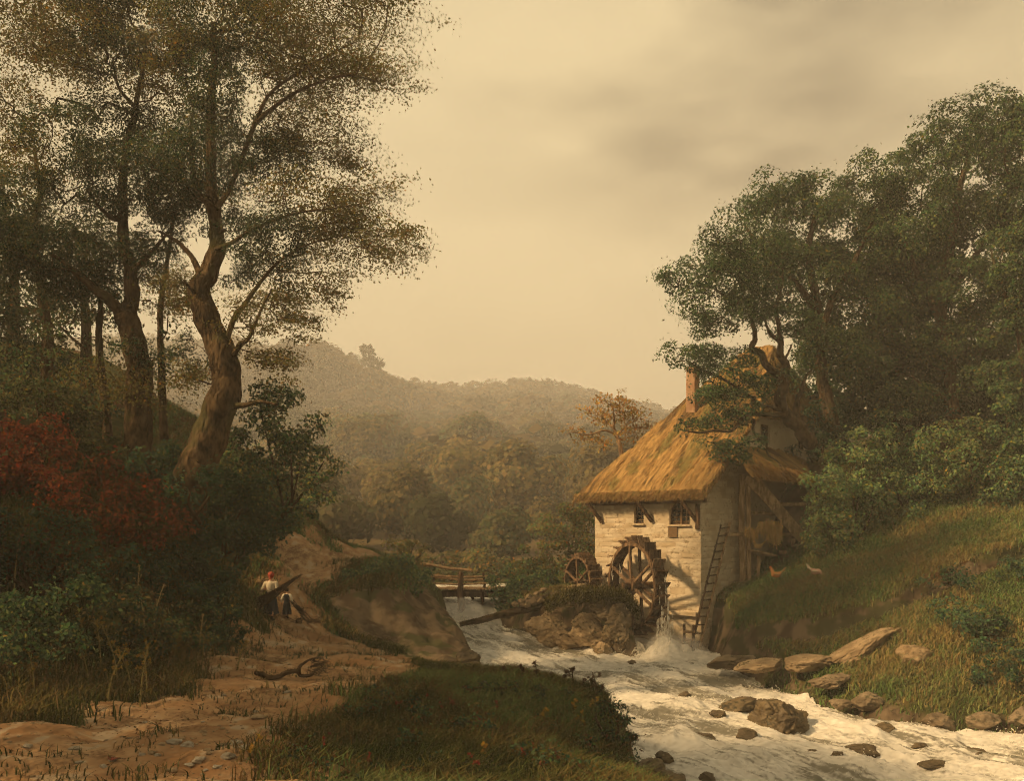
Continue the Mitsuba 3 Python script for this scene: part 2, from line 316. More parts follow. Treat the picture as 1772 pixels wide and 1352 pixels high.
# relief: ledges worn across the path, humps elsewhere
ridge = 1 - np.abs(fb(XX * 0.35, YY * 0.75, 0, 3, 11) - 0.5) * 4
H = BASE + pathm * (0.26 * (fb(XX * 0.5, YY * 0.9, 0, 3, 12) - 0.5) * 2 + 0.12 * np.clip(ridge, 0, 1) + 0.12 * (fb(XX * 2.4, YY * 2.4, 0, 4, 13) - 0.5))
H += (1 - pathm) * (0.28 * (fb(XX * 0.45, YY * 0.45, 0, 4, 14) - 0.5) + 0.12 * (fb(XX * 2, YY * 2, 0, 3, 15) - 0.5))
_w = zw(YY)
edge = _w - 0.28
outd = np.clip(-SD_RIVER, 0, None) + 0.35 * (fb(XX * 1.3, YY * 1.3, 0, 3, 16) - 0.5)
bankw = 0.75 + 0.5 * sst(6.5, 9, XX) * sst(36, 30, YY) + 0.35 * fb(XX * 0.7, YY * 0.7, 0, 2, 17) - 0.42 * np.exp(-((XX - 3.6) / 2.6) ** 2 - ((YY - 38.6) / 2.2) ** 2)
H = np.where(SD_RIVER > 0, edge - 0.5 * np.clip(SD_RIVER, 0, 1), np.where(H > edge, edge + (H - edge) * sst(0, 1, outd / bankw), H))
gzy, gzx = np.gradient(H, GS)[1], np.gradient(H, GS)[0]
steep = np.hypot(gzx, gzy)
steep = gaussian_filter(steep, 2)
# earth and bare rock show where the ground is steep and along the stony shore
rockm = sst(0.75, 1.25, steep) * sst(6, 3, XX + 0 * YY)
rockm = np.maximum(rockm, sst(1.2, 1.9, steep))
shore = sst(1.6, 0.2, -SD_RIVER) * sst(3.0, -1.0, H - _w - 1.6)
rockm = np.maximum(rockm, shore * sst(6.5, 7.5, XX) * sst(36.5, 34, YY))
rockm *= (1 - sst(-7.0, -8.5, XX)) * sst(45, 43, YY)
CLIFF = Polygon([W(*c)[:2] for c in [(545, 1050, 35.0), (610, 1010, 35.6), (690, 1000, 36.4), (738, 1005, 39.5), (790, 1080, 39), (860, 1172, 31.0), (860, 1180, 27.0), (740, 1160, 27.8), (660, 1120, 30.5), (580, 1085, 33.2)]])
cliff = sst(-0.4, 0.3, sdist(CLIFF) + 0.5 * (fb(XX, YY, 0, 3, 19) - 0.5))
rockm = np.clip(np.maximum(rockm, cliff * (1 - pathm)), 0, 1)
LED = np.array([W(*c)[:2] for c in [(1190, 1116, 36.2), (1250, 1108, 34.8), (1330, 1094, 33), (1420, 1074, 31.6), (1520, 1046, 31), (1620, 1016, 31), (1720, 990, 31.5), (1800, 965, 32)]])
_ld = LineString(LED)
ls = shapely.distance(_ld, pts).reshape(XX.shape) * np.where(YY < np.interp(XX, LED[:, 0], LED[:, 1]), 1, -1) + 0.5 * (fb(XX * 1.1, YY * 1.1, 0, 3, 65) - 0.5)
inl = (XX > LED[0, 0]) & (XX < LED[-1, 0])
H = H - np.where(inl, 0.50 * sst(0, 0.3, ls) * sst(5.0, 0.8, ls) * sst(-0.3, 0.4, H - _w), 0)
rockm = np.maximum(rockm, np.where(inl, sst(-0.02, 0.1, ls) * sst(0.5, 0.3, ls), 0))
rockm = rockm * (1 - sst(-6.0, -6.8, XX) * sst(34.5, 33.5, YY))
rk = rockm * sst(0.0, 0.5, H - _w)
H = H + rk * (0.55 * (fb(XX * 0.8, YY * 0.8, H * 0.8, 4, 61) - 0.5) - 0.28 * np.clip(0.16 - np.abs(fb(XX * 1.1 + 0.4 * YY, YY * 0.5, 0, 3, 62) - 0.5), 0, 1) / 0.16 * 0.8 + 0.16 * (fb(XX * 3.2, YY * 3.2, H * 3, 3, 63) - 0.5))
def samp(A, x, y):
    x, y = np.broadcast_arrays(np.asarray(x, float), np.asarray(y, float))
    out = map_coordinates(A, [(np.atleast_1d(x) - GX0) / GS, (np.atleast_1d(y) - GY0) / GS], order=1, mode='nearest')
    return float(out[0]) if x.ndim == 0 else out
def ground(x, y):
    return samp(H, x, y)

def on_ground(px, py, d=None):
    """Where the sight line through this spot first meets the ground."""
    t = np.arange(9.0, 60.0, 0.05)
    over = EYE - (py - HY) / F * t - ground((px - CX) / F * t, t)
    k = int(np.argmax(over < 0)) if (over < 0).any() else len(t) - 1
    x = (px - CX) / F * t[k]
    return np.array([x, t[k], float(ground(x, t[k]))])

gy = [4.5]
while gy[-1] < 61.5:
    gy.append(gy[-1] + np.clip(gy[-1] * 0.0052, 0.06, 0.22))
gy = np.array(gy)
gx = np.unique(np.concatenate([np.arange(-33, -15, 0.3), np.arange(-15, 17, 0.11), np.arange(17, 35.5, 0.3)]))
mx_, my_ = np.meshgrid(gx, gy, indexing='ij')
mz_ = ground(mx_, my_) + 0.02 * (fb(mx_ * 7, my_ * 7, 0, 2, 21) - 0.5)
gv = np.stack([mx_, my_, mz_], -1).reshape(-1, 3)
guv = np.stack([samp(pathm, mx_, my_).ravel(), samp(rockm, mx_, my_).ravel()], 1)
gf = grid_faces(len(gx), len(gy))[:, ::-1]
onpath = guv[gf, 0].mean(1) > 0.5
for key, sel in (('ground', ~onpath), ('path', onpath)):
    used = np.unique(gf[sel]); re = np.zeros(len(gv), int); re[used] = np.arange(len(used))
    add(key, (gv[used], re[gf[sel]]), 'm_ground', True, uv=guv[used])
lab('ground', 'rough grassy and earthy banks on both sides of the rushing stream', kind='structure')
lab('path', 'rutted reddish brown dirt path climbing past the two walkers', kind='structure')

# far hills: one sheet out to the horizon, hollow under the near ground
RIDGE_Y = 620.0
def hill_z(x, y):
    x, y = np.asarray(x, float), np.asarray(y, float)
    pxs = np.array([-900, 0, 400, 520, 600, 650, 700, 800, 900, 960, 1050, 1130, 1250, 1772, 2600.])
    pys = np.array([650, 620, 620, 645, 665, 678, 692, 706, 698, 702, 722, 745, 750, 720, 715.])
    zr = np.interp(x, (pxs - CX) / F * RIDGE_Y, EYE + (HY - pys) / F * RIDGE_Y)
    t = np.clip((y - 60) / (RIDGE_Y - 60), 0, 4)
    z = np.where(t <= 1, -1.5 + (zr + 1.5) * t**1.35, zr - (t - 1) * 60)
    z = z + 24 * np.exp(-((x + 88) / 34) ** 2 - ((y - 430) / 70) ** 2)
    z = z + 9 * np.exp(-((x + 46) / 20) ** 2 - ((y - 75) / 25) ** 2) + 10 * np.exp(-((x - 48) / 20) ** 2 - ((y - 75) / 25) ** 2)
    z = z + 8.0 * (fb(x * 0.012, y * 0.012, 0, 4, 31) - 0.5) * np.clip(t * 3, 0, 1)
    out = np.maximum(np.abs(x) - 33, 0)
    back = np.where(y < 60, np.clip(out * 0.12, 0, 12) - 1.5, z)
    blend = sst(52, 72, y)
    return back * (1 - blend) + z * blend
hx = np.unique(np.concatenate([np.linspace(-880, 880, 140), np.linspace(-120, 120, 100)]))
hy = np.unique(np.concatenate([np.linspace(-90, 880, 120), np.linspace(50, 260, 80)]))
hxx, hyy = np.meshgrid(hx, hy, indexing='ij')
hz = hill_z(hxx, hyy)
inside = (hxx > -31) & (hxx < 33) & (hyy > 6) & (hyy < 58.5)
hz = np.where(inside, -6.0, hz)
add('hills', (np.stack([hxx, hyy, hz], -1).reshape(-1, 3), grid_faces(len(hx), len(hy))[:, ::-1]), 'm_hill', True)
lab('hills', 'misty brown wooded hills closing the valley behind the mill', kind='structure')

# ---------------------------------------------------------------- stream
wx, wy = np.arange(-5, 26, 0.075), np.concatenate([np.arange(7, 41, 0.085), np.arange(41, 46, 0.06), np.arange(46, 58, 0.2)])
wxx, wyy = np.meshgrid(wx, wy, indexing='ij')
wa, wb = wxx * FL[0] + wyy * FL[1], wxx * -FL[1] + wyy * FL[0]
sdr = np.where((wyy > GY0), samp(SD_RIVER, wxx, wyy), 0)
calm = sst(47, 44.5, wyy)
disp = 0.42 * (fb(wa * 0.45, wb * 0.7, 0, 2, 41) - 0.5) + 0.20 * (fb(wa * 0.8, wb * 2.2, 0, 2, 42) - 0.5)
disp += 0.07 * (1 - 2 * np.abs(fb(wa * 1.0, wb * 4.5, 0, 2, 43) - 0.5)) ** 3
spike = np.clip(fb(wxx * 9, wyy * 9, 0, 2, 44) - 0.55, 0, 1) * np.clip(fb(wxx * 1.1, wyy * 1.1, 0, 2, 45) - 0.42, 0, 1)
disp += 0.10 * (1 - 2 * np.abs(fb(wa * 0.8 + 0.4 * wb, wb * 1.0, 0, 2, 66) - 0.5)) ** 3 - 0.05 + 0.04 * (fb(wa * 3.2, wb * 4.2, 0, 3, 67) - 0.5)
disp += spike * 0.5 + 0.10 * (fb(wa * 1.8, wb * 5.0, 0, 4, 49) - 0.5)
splash = np.exp(-((wxx - 5.75) / 0.75) ** 2 - ((wyy - 36.9) / 0.9) ** 2) + 0.5 * np.exp(-((wxx - 6.6) / 0.9) ** 2 - ((wyy - 36.3) / 1.2) ** 2)
disp += splash * (0.35 + 0.5 * fb(wxx * 4, wyy * 4, 0, 3, 46))
wz = zw(wyy) + disp * calm
fallm = sst(42.3, 42.9, wyy) * sst(44.0, 43.4, wyy)
wz += fallm * 0.12 * (fb(wxx * 5, wyy * 2, 0, 3, 47) - 0.5)
foam = 0.50 + 0.70 * (fb(wa * 0.45, wb * 1.5, 0, 4, 48) - 0.5) * 2 + 0.22 * (disp / 0.3) + 0.25 * splash
foam = foam * calm + 0.35 * (1 - calm)
foam += 0.12 * sst(1.0, 0.2, sdr) + 0.30 * fallm
wf = grid_faces(len(wx), len(wy))[:, ::-1]
keep = (sdr.ravel()[wf].max(1) > -0.5)
wv = np.stack([wxx, wyy, wz], -1).reshape(-1, 3)
used = np.unique(wf[keep]); re = np.zeros(len(wv), int); re[used] = np.arange(len(used))
wuv = np.stack([np.clip(foam, 0, 1).ravel(), sdr.ravel()], 1)
add('stream', (wv[used], re[wf[keep]]), 'm_water', True, uv=wuv[used])
lab('stream', 'white foaming mill stream rushing down over rocks', kind='structure')
def water_z(x, y):
    ix = np.clip(np.searchsorted(wx, x), 0, len(wx) - 1); iy = np.clip(np.searchsorted(wy, y), 0, len(wy) - 1)
    return wz[ix, iy]
# ---------------------------------------------------------------- the mill house
MC = np.array([7.31, 38.0, 0.0]); MA = -math.radians(40)
def M(v):
    """Mill frame (x right along the front wall, y into the house, z up) to the world."""
    return rotz(np.asarray(v, float), MA) + MC
def mmesh(m):
    v, f = (m.vertices, m.faces) if hasattr(m, 'vertices') else m
    return M(v), np.asarray(f)
MILL = name('mill_house')
lab(MILL, 'old stone watermill house under a steep golden thatched roof', 'mill')

def arch(cx, z0, z1, w, n=10):
    r = w / 2
    a = np.linspace(0, np.pi, n)
    return Polygon([(cx - r, z0), (cx + r, z0)] + [(cx + r * math.cos(t), z1 - r + r * math.sin(t)) for t in a])

# front wall: x -5..0, plane y = 0. Windows from the picture.
WIN_A = arch(-2.83, 3.56, 4.36, 0.46)
WIN_B = arch(-0.95, 3.50, 4.44, 0.92)
frontpoly = sbox(-5.0, -2.3, 0.0, 4.72)
def wall_slab(poly, thick):
    """Extruded (u, z) polygon -> mesh with u, depth 0..thick, z."""
    m = trimesh.creation.extrude_polygon(poly, thick, engine='earcut')
    v = m.vertices.copy()
    return np.stack([v[:, 0], v[:, 2], v[:, 1]], 1), m.faces[:, ::-1]
fw = add(MILL + '__wall', mmesh(wall_slab(frontpoly.difference(WIN_A).difference(WIN_B), 0.45)), 'm_mortar')
lab(fw, 'sunlit front wall of pale squared stones')

def face_stone(x0, x1, z0, z1, proud, seed, holes):
    """One wall stone: irregular outline, rounded front, as (u, depth, z)."""
    r = rng(seed)
    w, h = x1 - x0, z1 - z0
    j = lambda: r.uniform(-1, 1, 2) * [w * 0.05, h * 0.10]
    c = [np.array([x0, z0]) + j(), np.array([x1, z0]) + j(), np.array([x1, z1]) + j(), np.array([x0, z1]) + j()]
    cut = 0.28
    ring = []
    for k in range(4):
        a, b, p = c[k], c[(k + 1) % 4], c[k - 1]
        q = r.uniform(0.1, cut)
        ring += [a + (p - a) * q * min(1, h / w if k % 2 else 1), a + (b - a) * q * (h / w if k % 2 == 0 else 1)]
    ring = np.array(ring)
    if holes is not None and not holes.is_empty and Polygon(ring).buffer(0.01).intersects(holes):
        pp = Polygon(ring).buffer(0).difference(holes)
        return None if pp.area < 0.45 * w * h or pp.geom_type != 'Polygon' else 'cut'
    ce = ring.mean(0)
    inner = ce + (ring - ce) * np.array([1 - 0.05 / max(w, .1), 1 - 0.045 / max(h, .1)])
    n = len(ring)
    tilt = r.normal(0, 0.012, 2)
    v = [np.array([p[0], 0.02, p[1]]) for p in ring] + [np.array([p[0], -proud * 0.45, p[1]]) for p in ring]
    v += [np.array([p[0], -proud + (p - ce) @ tilt, p[1]]) for p in inner] + [np.array([ce[0], -proud * 1.15, ce[1]])]
    f = []
    for k in range(n):
        k2 = (k + 1) % n
        f += [[k, k2, n + k2], [k, n + k2, n + k], [n + k, n + k2, 2 * n + k2], [n + k, 2 * n + k2, 2 * n + k], [2 * n + k, 2 * n + k2, 3 * n]]
    return np.array(v), np.array(f)

def stone_wall(key, x0, x1, z0, z1, region, holes, seed, place, mats, row=(0.17, 0.27), length=(0.32, 0.78), most=290):
    r = rng(seed); z = z0; count = 0; k = seed * 1000
    while z < z1 and count < most:
        h = r.uniform(*row); x = x0 - r.uniform(0, 0.2)
        while x < x1 and count < most:
            w = r.uniform(*length) * (0.75 + h * 1.3)
            a, b = max(x, x0), min(x + w, x1)
            k += 1
            if b - a > 0.14:
                g = 0.009
                pg = sbox(a, z, b, z + h)
                if region.intersection(pg).area > 0.85 * pg.area and not (r.random() < 0.06):
                    s = face_stone(a + g, b - g, z + g, z + h - g, r.uniform(0.006, 0.024), k, holes)
                    if s is not None and s != 'cut':
                        add(key + '__stone', place(s), mats[r.integers(len(mats))], 35)
                        count += 1
            x += w
        z += h
    return count
mats = ['m_wallstone', 'm_wallstone_b', 'm_wallstone', 'm_wallstone_b', 'm_wallstone_c']
nst = stone_wall(fw, -5.0, 0.0, -1.1, 4.62, frontpoly, WIN_A.buffer(0.05).union(WIN_B.buffer(0.05)), 3, mmesh, mats)

# right gable wall: plane x = 0, y 0..17, faces +x. Stone below, whitewash above the lean-to.
def gable(poly, thick):
    m = trimesh.creation.extrude_polygon(poly, thick, engine='earcut')
    v = m.vertices
    return np.stack([-v[:, 2], v[:, 0], v[:, 1]], 1), m.faces[:, ::-1]
def roof_front(y): return 4.75 + 0.77 * (y + 0.55)
glow_ = Polygon([(0.46, -2.3), (16.6, -2.3), (16.6, 4.6), (14.0, 6.5), (2.2, 6.5), (0.46, roof_front(0.46) - 0.35)])
gup = Polygon([(2.2, 6.5), (14.0, 6.5), (16.6, 4.6), (16.8, 4.65), (12.9, 8.0), (4.3, 8.0), (2.2, roof_front(2.2) - 0.35)])
gup = Polygon([(2.2, 6.5), (15.0, 6.5), (12.9, 8.15), (4.3, 8.15)])
GW1, GW2 = sbox(5.15, 6.98, 6.05, 7.86), sbox(9.0, 7.02, 9.75, 7.9)
gw = add(MILL + '__wall', mmesh(gable(glow_, 0.45)), 'm_mortar')
lab(gw, 'shaded side wall of grey brown stones beside the ladder')
stone_wall(gw, 0.0, 4.2, -1.0, 6.2, glow_.buffer(0.02).union(sbox(0, -2, .5, 4.7)), None, 7, lambda s: mmesh((np.stack([-s[0][:, 1], s[0][:, 0], s[0][:, 2]], 1), s[1])), mats, most=230)
guw = add(MILL + '__wall', mmesh(gable(gup.difference(GW1).difference(GW2), 0.4)), 'm_plaster')
lab(guw, 'whitewashed upper gable wall with two small windows')
# closing walls, out of sight: left end and back
add(MILL + '__wall', mmesh(cat([wall_slab(sbox(-5.0, -2.3, -0.01, 4.7), 0.4)])) if False else mmesh(trimesh.creation.box(extents=[0.4, 16.1, 7.0], transform=trimesh.transformations.translation_matrix([-4.8, 8.5, 1.2]))), 'm_mortar')
add(MILL + '__wall', mmesh(trimesh.creation.box(extents=[4.6, 0.4, 7.0], transform=trimesh.transformations.translation_matrix([-2.3, 16.4, 1.2]))), 'm_mortar')

# thatched roof as a thick height field: four planes meeting
RX0, RX1, RY0, RY1, RIDGE = -5.6, 0.5, -0.55, 17.75, 11.8
def roof_z(x, y):
    f1 = roof_front(y); f2 = roof_front(17.2 - y)
    hl = 4.75 + 2.27 * (x - RX0)
    hr = 8.33 + 2.31 * (RX1 - x)
    return np.minimum(np.minimum(f1, f2), np.minimum(hl, hr)), np.argmin(np.stack([f1, f2, hl, hr]), 0)
nx_, ny_ = 104, 300
rx, ry = np.linspace(RX0, RX1, nx_), np.linspace(RY0, RY1, ny_)
rxx, ryy = np.meshgrid(rx, ry, indexing='ij')
rz, which = roof_z(rxx, ryy)
streak = fb(rxx * 3.2, ryy * 0.35, 0, 3, 51) - 0.5
lumps = fb(rxx * 0.9, ryy * 0.5, 0, 3, 52) - 0.5
gullies = -np.clip(0.10 - np.abs(fb(rxx * 1.1 + 0.25 * ryy, ryy * 0.12, 0, 2, 53) - 0.5), 0, 1) * 1.1
edgew = sst(0, 0.5, np.minimum.reduce([rxx - RX0, RX1 - rxx, ryy - RY0, RY1 - ryy]))
lift = 0.16 * streak + 0.22 * lumps + gullies
top = rz + (0.10 + lift) * (0.45 + 0.55 * edgew)
rag = 0.16 * (fb(rxx * 4.5, ryy * 4.5, 0, 3, 54) - 0.5)
# ragged edge in plan
px_ = rxx + np.where(np.arange(nx_)[:, None] == 0, -0.12, np.where(np.arange(nx_)[:, None] == nx_ - 1, 0.0, 0)) + rag * (1 - edgew)
py_ = ryy + rag * (1 - edgew)
vt = np.stack([px_, py_, top], -1).reshape(-1, 3)
vb = np.stack([rxx, ryy + 0.1 * (1 - edgew) * (ryy < 8), rz - 0.20 - 0.2 * edgew], -1).reshape(-1, 3)
ft = grid_faces(nx_, ny_)[:, ::-1]
n_ = nx_ * ny_
idx = np.arange(n_).reshape(nx_, ny_)
loop = np.concatenate([idx[:, 0], idx[-1, 1:], idx[-2::-1, -1], idx[0, -2:0:-1]])
l2 = np.roll(loop, -1)
sides_f = np.vstack([np.stack([loop, loop + n_, l2 + n_], 1), np.stack([loop, l2 + n_, l2], 1)])
ru = np.where(which.ravel() < 2, rxx.ravel(), ryy.ravel()); rv = np.where(which.ravel() < 2, np.minimum(ryy, 17.2 - ryy).ravel() * 1.26, rxx.ravel() * 2.5)
ruv = np.stack([ru, rv], 1)
rf = add(MILL + '__roof', mmesh((np.vstack([vt, vb]), np.vstack([ft, ft[:, ::-1] + n_, sides_f[:, ::-1]]))), 'm_thatch', True, uv=np.vstack([ruv, ruv]))
lab(rf, 'weathered golden thatch with dark mossy streaks')

def straws(P, D, L, wdt, col, seed, spread=0.12):
    """Thin flat straws from points P along D, one mesh with a colour for each."""
    r = rng(seed); n = len(P)
    D = unit(D + r.normal(0, spread, (n, 3)))
    s = unit(np.cross(D, r.normal(size=(n, 3))))
    L = np.reshape(L, (-1, 1)) * r.uniform(0.6, 1.3, (n, 1)); w = wdt * r.uniform(0.6, 1.4, (n, 1))
    v = np.stack([P - s * w, P + s * w, P + D * L + s * w * 0.4, P + D * L - s * w * 0.4], 1).reshape(-1, 3)
    f = (np.array([[0, 1, 2], [0, 2, 3]])[None] + (np.arange(n) * 4)[:, None, None]).reshape(-1, 3)
    c = np.asarray(col)[None] * r.uniform(0.55, 1.25, (n, 1)) * (1 + r.normal(0, 0.06, (n, 3)))
    return (v, f), np.repeat(np.clip(c, 0, 1), 4, 0)
r = rng(61)
P, D = [], []
n = 6500                                                    # loose straws lying down the slope
x = r.uniform(RX0, RX1, n); y = r.uniform(RY0, 8.8, n)
z, wh = roof_z(x, y)
ok = (wh == 0)
ix = np.clip(((x - RX0) / (RX1 - RX0) * (nx_ - 1)).astype(int), 0, nx_ - 1); iy = np.clip(((y - RY0) / (RY1 - RY0) * (ny_ - 1)).astype(int), 0, ny_ - 1)
zt = top[ix, iy] + 0.02
P = np.stack([x, y, zt], 1)[ok]; D = np.tile([0, -0.79, -0.60], (ok.sum(), 1))
ok2 = (wh == 3) | (wh == 2)
P2 = np.stack([x, y, zt], 1)[ok2]; D2 = np.where((wh[ok2] == 3)[:, None], [0.4, 0, -0.92], [-0.4, 0, -0.92])
m = 5200                                                    # fringe under the eaves and the verge
ex = np.concatenate([r.uniform(RX0 - 0.1, RX1, m // 2), np.full(m // 4, RX1), np.full(m // 4, RX1) ])
ey = np.concatenate([np.full(m // 2, RY0), r.uniform(RY0, 4.2, m // 4), r.uniform(4.0, 13.0, m // 4)])
ez = roof_z(ex, ey)[0] + r.uniform(-0.20, 0.10, m)
eP = np.stack([ex, ey, ez], 1)
eD = np.concatenate([np.tile([0, -0.75, -0.72], (m // 2, 1)), np.tile([0.35, -0.55, -0.75], (m // 4, 1)), np.tile([0.45, 0, -0.9], (m // 4, 1))])
msh, col = straws(M(np.vstack([P, P2, eP])), rotz(np.vstack([D, D2, eD]), MA), np.concatenate([np.full(len(P) + len(P2), 0.24), np.full(m, 0.22)]), 0.012, (0.38, 0.25, 0.105), 62)
k = add(rf + '__straw', msh, 'm_straw', color=col); lab(k, 'loose straws and ragged fringe of the thatch', kind='stuff')

# eave plate and diagonal brackets
add(MILL + '__eave_beam', mmesh(beam([-5.3, -0.18, 4.42], [0.3, -0.18, 4.42], 0.16, 0.2, seed=1, jit=0.01)), 'm_wood_dark', 30)
for k, xb in enumerate((-4.85, -2.42, -0.42)):
    add(MILL + '__bracket', mmesh(beam([xb - 0.12, -0.55, 4.42], [xb + 0.25, -0.05, 3.62], 0.13, 0.13, up=(1, 0, 0), seed=k)), 'm_wood_dark', 30)
add(MILL + '__corner_post', mmesh(beam([-0.12, -0.06, 3.3], [-0.12, -0.06, 4.3], 0.16, 0.10, up=(0, 1, 0))), 'm_wood_dark', 30)
# front windows: frame, glazing bars, panes
def arch_frame(poly, depth, wdt):
    ringp = poly.difference(poly.buffer(-wdt))
    v, f = wall_slab(ringp, 0.08)
    return v + [0, depth, 0], f
for poly, lbl, cx, w, z0, z1 in ((WIN_A, 'small round arched window', -2.83, 0.46, 3.56, 4.36), (WIN_B, 'double arched lattice window', -0.95, 0.92, 3.50, 4.44)):
    k = add(MILL + '__window', mmesh(arch_frame(poly, 0.14, 0.06)), 'm_wood_dark'); lab(k, lbl)
    pv, pf = wall_slab(poly.buffer(-0.05), 0.02)
    add(k + '__pane', mmesh((pv + [0, 0.20, 0], pf)), 'm_pane')
    bars = []
    if w > 0.6:
        add(k + '__mullion', mmesh(beam([cx, 0.155, z0], [cx, 0.155, z1 - 0.05], 0.08, 0.07, up=(0, 1, 0))), 'm_dead')
        for sx in (-0.22, 0.22):
            bars.append(beam([cx + sx, 0.18, z0 + .04], [cx + sx, 0.18, z1 - 0.12], 0.025, 0.03, up=(0, 1, 0)))
            for q in range(4):
                bars.append(beam([cx + sx - 0.17, 0.185, z0 + 0.12 + 0.17 * q], [cx + sx + 0.17, 0.185, z0 + 0.12 + 0.17 * q], 0.025, 0.03))
    else:
        for q in range(3):
            bars.append(beam([cx - 0.18, 0.185, z0 + 0.14 + 0.17 * q], [cx + 0.18, 0.185, z0 + 0.14 + 0.17 * q], 0.022, 0.03))
        bars.append(beam([cx, 0.18, z0 + .04], [cx, 0.18, z1 - 0.06], 0.022, 0.03, up=(0, 1, 0)))
    for b in bars:
        add(k + '__glazing_bar', mmesh(b), 'm_dead')
    add(MILL + '__window_sill', mmesh(beam([cx - w / 2 - 0.06, -0.04, z0 - 0.05], [cx + w / 2 + 0.06, -0.04, z0 - 0.05], 0.16, 0.07)), 'm_wallstone_c', 30)
add(MILL + '__panel', mmesh(beam([-1.22, -0.045, 3.00], [-1.22, -0.045, 3.40], 0.42, 0.05, up=(0, 1, 0))), 'm_dead', 30)
lab(MILL + '__panel', 'brown board under the double window')
# gable windows
for rct, lbl, sh in ((GW1, 'small lattice window in the whitewashed gable', False), (GW2, 'window with an open grey shutter in the gable', True)):
    a, z0, b, z1 = rct.bounds
    ringp = rct.difference(rct.buffer(-0.07, join_style=2))
    v, f = gable(ringp, 0.07)
    k = add(MILL + '__window', mmesh((v - [0.10, 0, 0], f)), 'm_dead'); lab(k, lbl)
    v, f = gable(rct.buffer(-0.06, join_style=2), 0.02)
    add(k + '__pane', mmesh((v - [0.2, 0, 0], f)), 'm_pane')
    for q in range(1, 4):
        yy = a + (b - a) * q / 4
        add(k + '__glazing_bar', mmesh(beam([-0.17, yy, z0], [-0.17, yy, z1], 0.03, 0.03, up=(1, 0, 0))), 'm_dead')
        zz = z0 + (z1 - z0) * q / 4
        add(k + '__glazing_bar', mmesh(beam([-0.168, a, zz], [-0.168, b, zz], 0.03, 0.03)), 'm_dead')
    if sh:
        add(MILL + '__shutter', mmesh(beam([0.06, b + 0.26, z0], [0.06, b + 0.26, z1], 0.42, 0.04, up=(1, 0, 0))), 'm_wood', 30)
# chimney standing on the thatch
cb = W(1199, 722, 43.2)
add(MILL + '__chimney', beam([cb[0], cb[1], cb[2] - 0.8], [cb[0], cb[1], W(0, 640, 43.2)[2]], 0.44, 0.44, up=(0.64, 0.77, 0), cham=0.02, jit=0.006, seed=5), 'm_brick', 30)
lab(MILL + '__chimney', 'tall slim reddish brick chimney')
ct = W(1199, 640, 43.2)
add(MILL + '__chimney__cap', beam(ct, ct + [0, 0, 0.10], 0.54, 0.54, up=(0.64, 0.77, 0), cham=0.02), 'm_brick', 30)

# ---------------------------------------------------------------- lean-to shed at the side of the mill
SHED = name('lean_to_shed')
lab(SHED, 'ramshackle open timber lean-to with a ragged thatch against the side wall of the mill', 'shed')
sx, sy = np.linspace(0.02, 1.75, 24), np.linspace(0.9, 8.2, 70)
sxx, syy = np.meshgrid(sx, sy, indexing='ij')
stop = 6.85 - 0.62 * sxx + 0.22 * (fb(sxx * 1.2, syy * 2.2, 0, 3, 71) - 0.5) + 0.10 * (fb(sxx * 0.6, syy * 7, 0, 3, 72) - 0.5)
e_ = sst(0.5, 0.0, 1.75 - sxx)
sv = np.stack([sxx + e_ * 0.5 * (fb(sxx, syy * 3.5, 0, 3, 73) - 0.5), syy, stop - e_ * 0.22], -1).reshape(-1, 3)
n_ = len(sv); fS = grid_faces(24, 70)[:, ::-1]
idx = np.arange(n_).reshape(24, 70)
loop = np.concatenate([idx[:, 0], idx[-1, 1:], idx[-2::-1, -1], idx[0, -2:0:-1]]); l2 = np.roll(loop, -1)
sfx = np.vstack([np.stack([loop, loop + n_, l2 + n_], 1), np.stack([loop, l2 + n_, l2], 1)])
suv = np.stack([syy.ravel(), sxx.ravel()], 1)
k = add(SHED + '__roof', mmesh((np.vstack([sv, sv - [0, 0, 0.24]]), np.vstack([fS, fS[:, ::-1] + n_, sfx[:, ::-1]]))), 'm_thatch', True, uv=np.vstack([suv, suv]))
r = rng(74); n = 3800
yy = r.uniform(0.9, 8.2, n); xx = np.where(r.random(n) < 0.6, 1.72, r.uniform(0.1, 1.7, n))
P = np.stack([xx, yy, 6.85 - 0.62 * xx - 0.05 + r.uniform(-0.2, 0.06, n)], 1)
msh, col = straws(M(P), rotz(np.tile([0.5, 0, -0.85], (n, 1)), MA), 0.42, 0.013, (0.34, 0.20, 0.075), 75, 0.2)
add(k + '__straw', msh, 'm_straw', color=col); lab(k + '__straw', 'ragged hanging straw of the lean-to', kind='stuff')
def sb(part, p, q, w, h, mat='m_wood_pale', up=(0, 1, 0), label=None, **kw):
    k = add(SHED + '__' + part, beam(p, q, w, h, up=up, seed=len(scene), **kw), mat, 30)
    if label: lab(k, label)
    return k
sb('post', W(1284, 1055, 39.9), W(1283, 822, 39.9), 0.22, 0.2, jit=0.02, label='tall weathered corner post')
sb('post', W(1296, 1040, 39.8), W(1295, 838, 39.8), 0.16, 0.2, jit=0.02)
sb('post', W(1312, 1010, 39.6), W(1313, 962, 39.6), 0.11, 0.11, jit=0.01)
sb('post', W(1374, 985, 41.3), W(1373, 932, 41.3), 0.16, 0.16, jit=0.01)
sb('post', W(1392, 972, 42.5), W(1392, 800, 42.5), 0.2, 0.2, jit=0.02)
sb('brace', W(1291, 826, 39.5), W(1386, 934, 41.0), 0.30, 0.12, label='broad sloping brace board', jit=0.012)
sb('brace', W(1306, 826, 39.6), W(1394, 930, 41.1), 0.22, 0.10, jit=0.012)
sb('brace', W(1366, 960, 41.5), W(1402, 935, 41.5), 0.08, 0.08)
sb('beam', W(1298, 888, 40.6), W(1340, 889, 40.9), 0.14, 0.14, up=(0, 0, 1), jit=0.01)
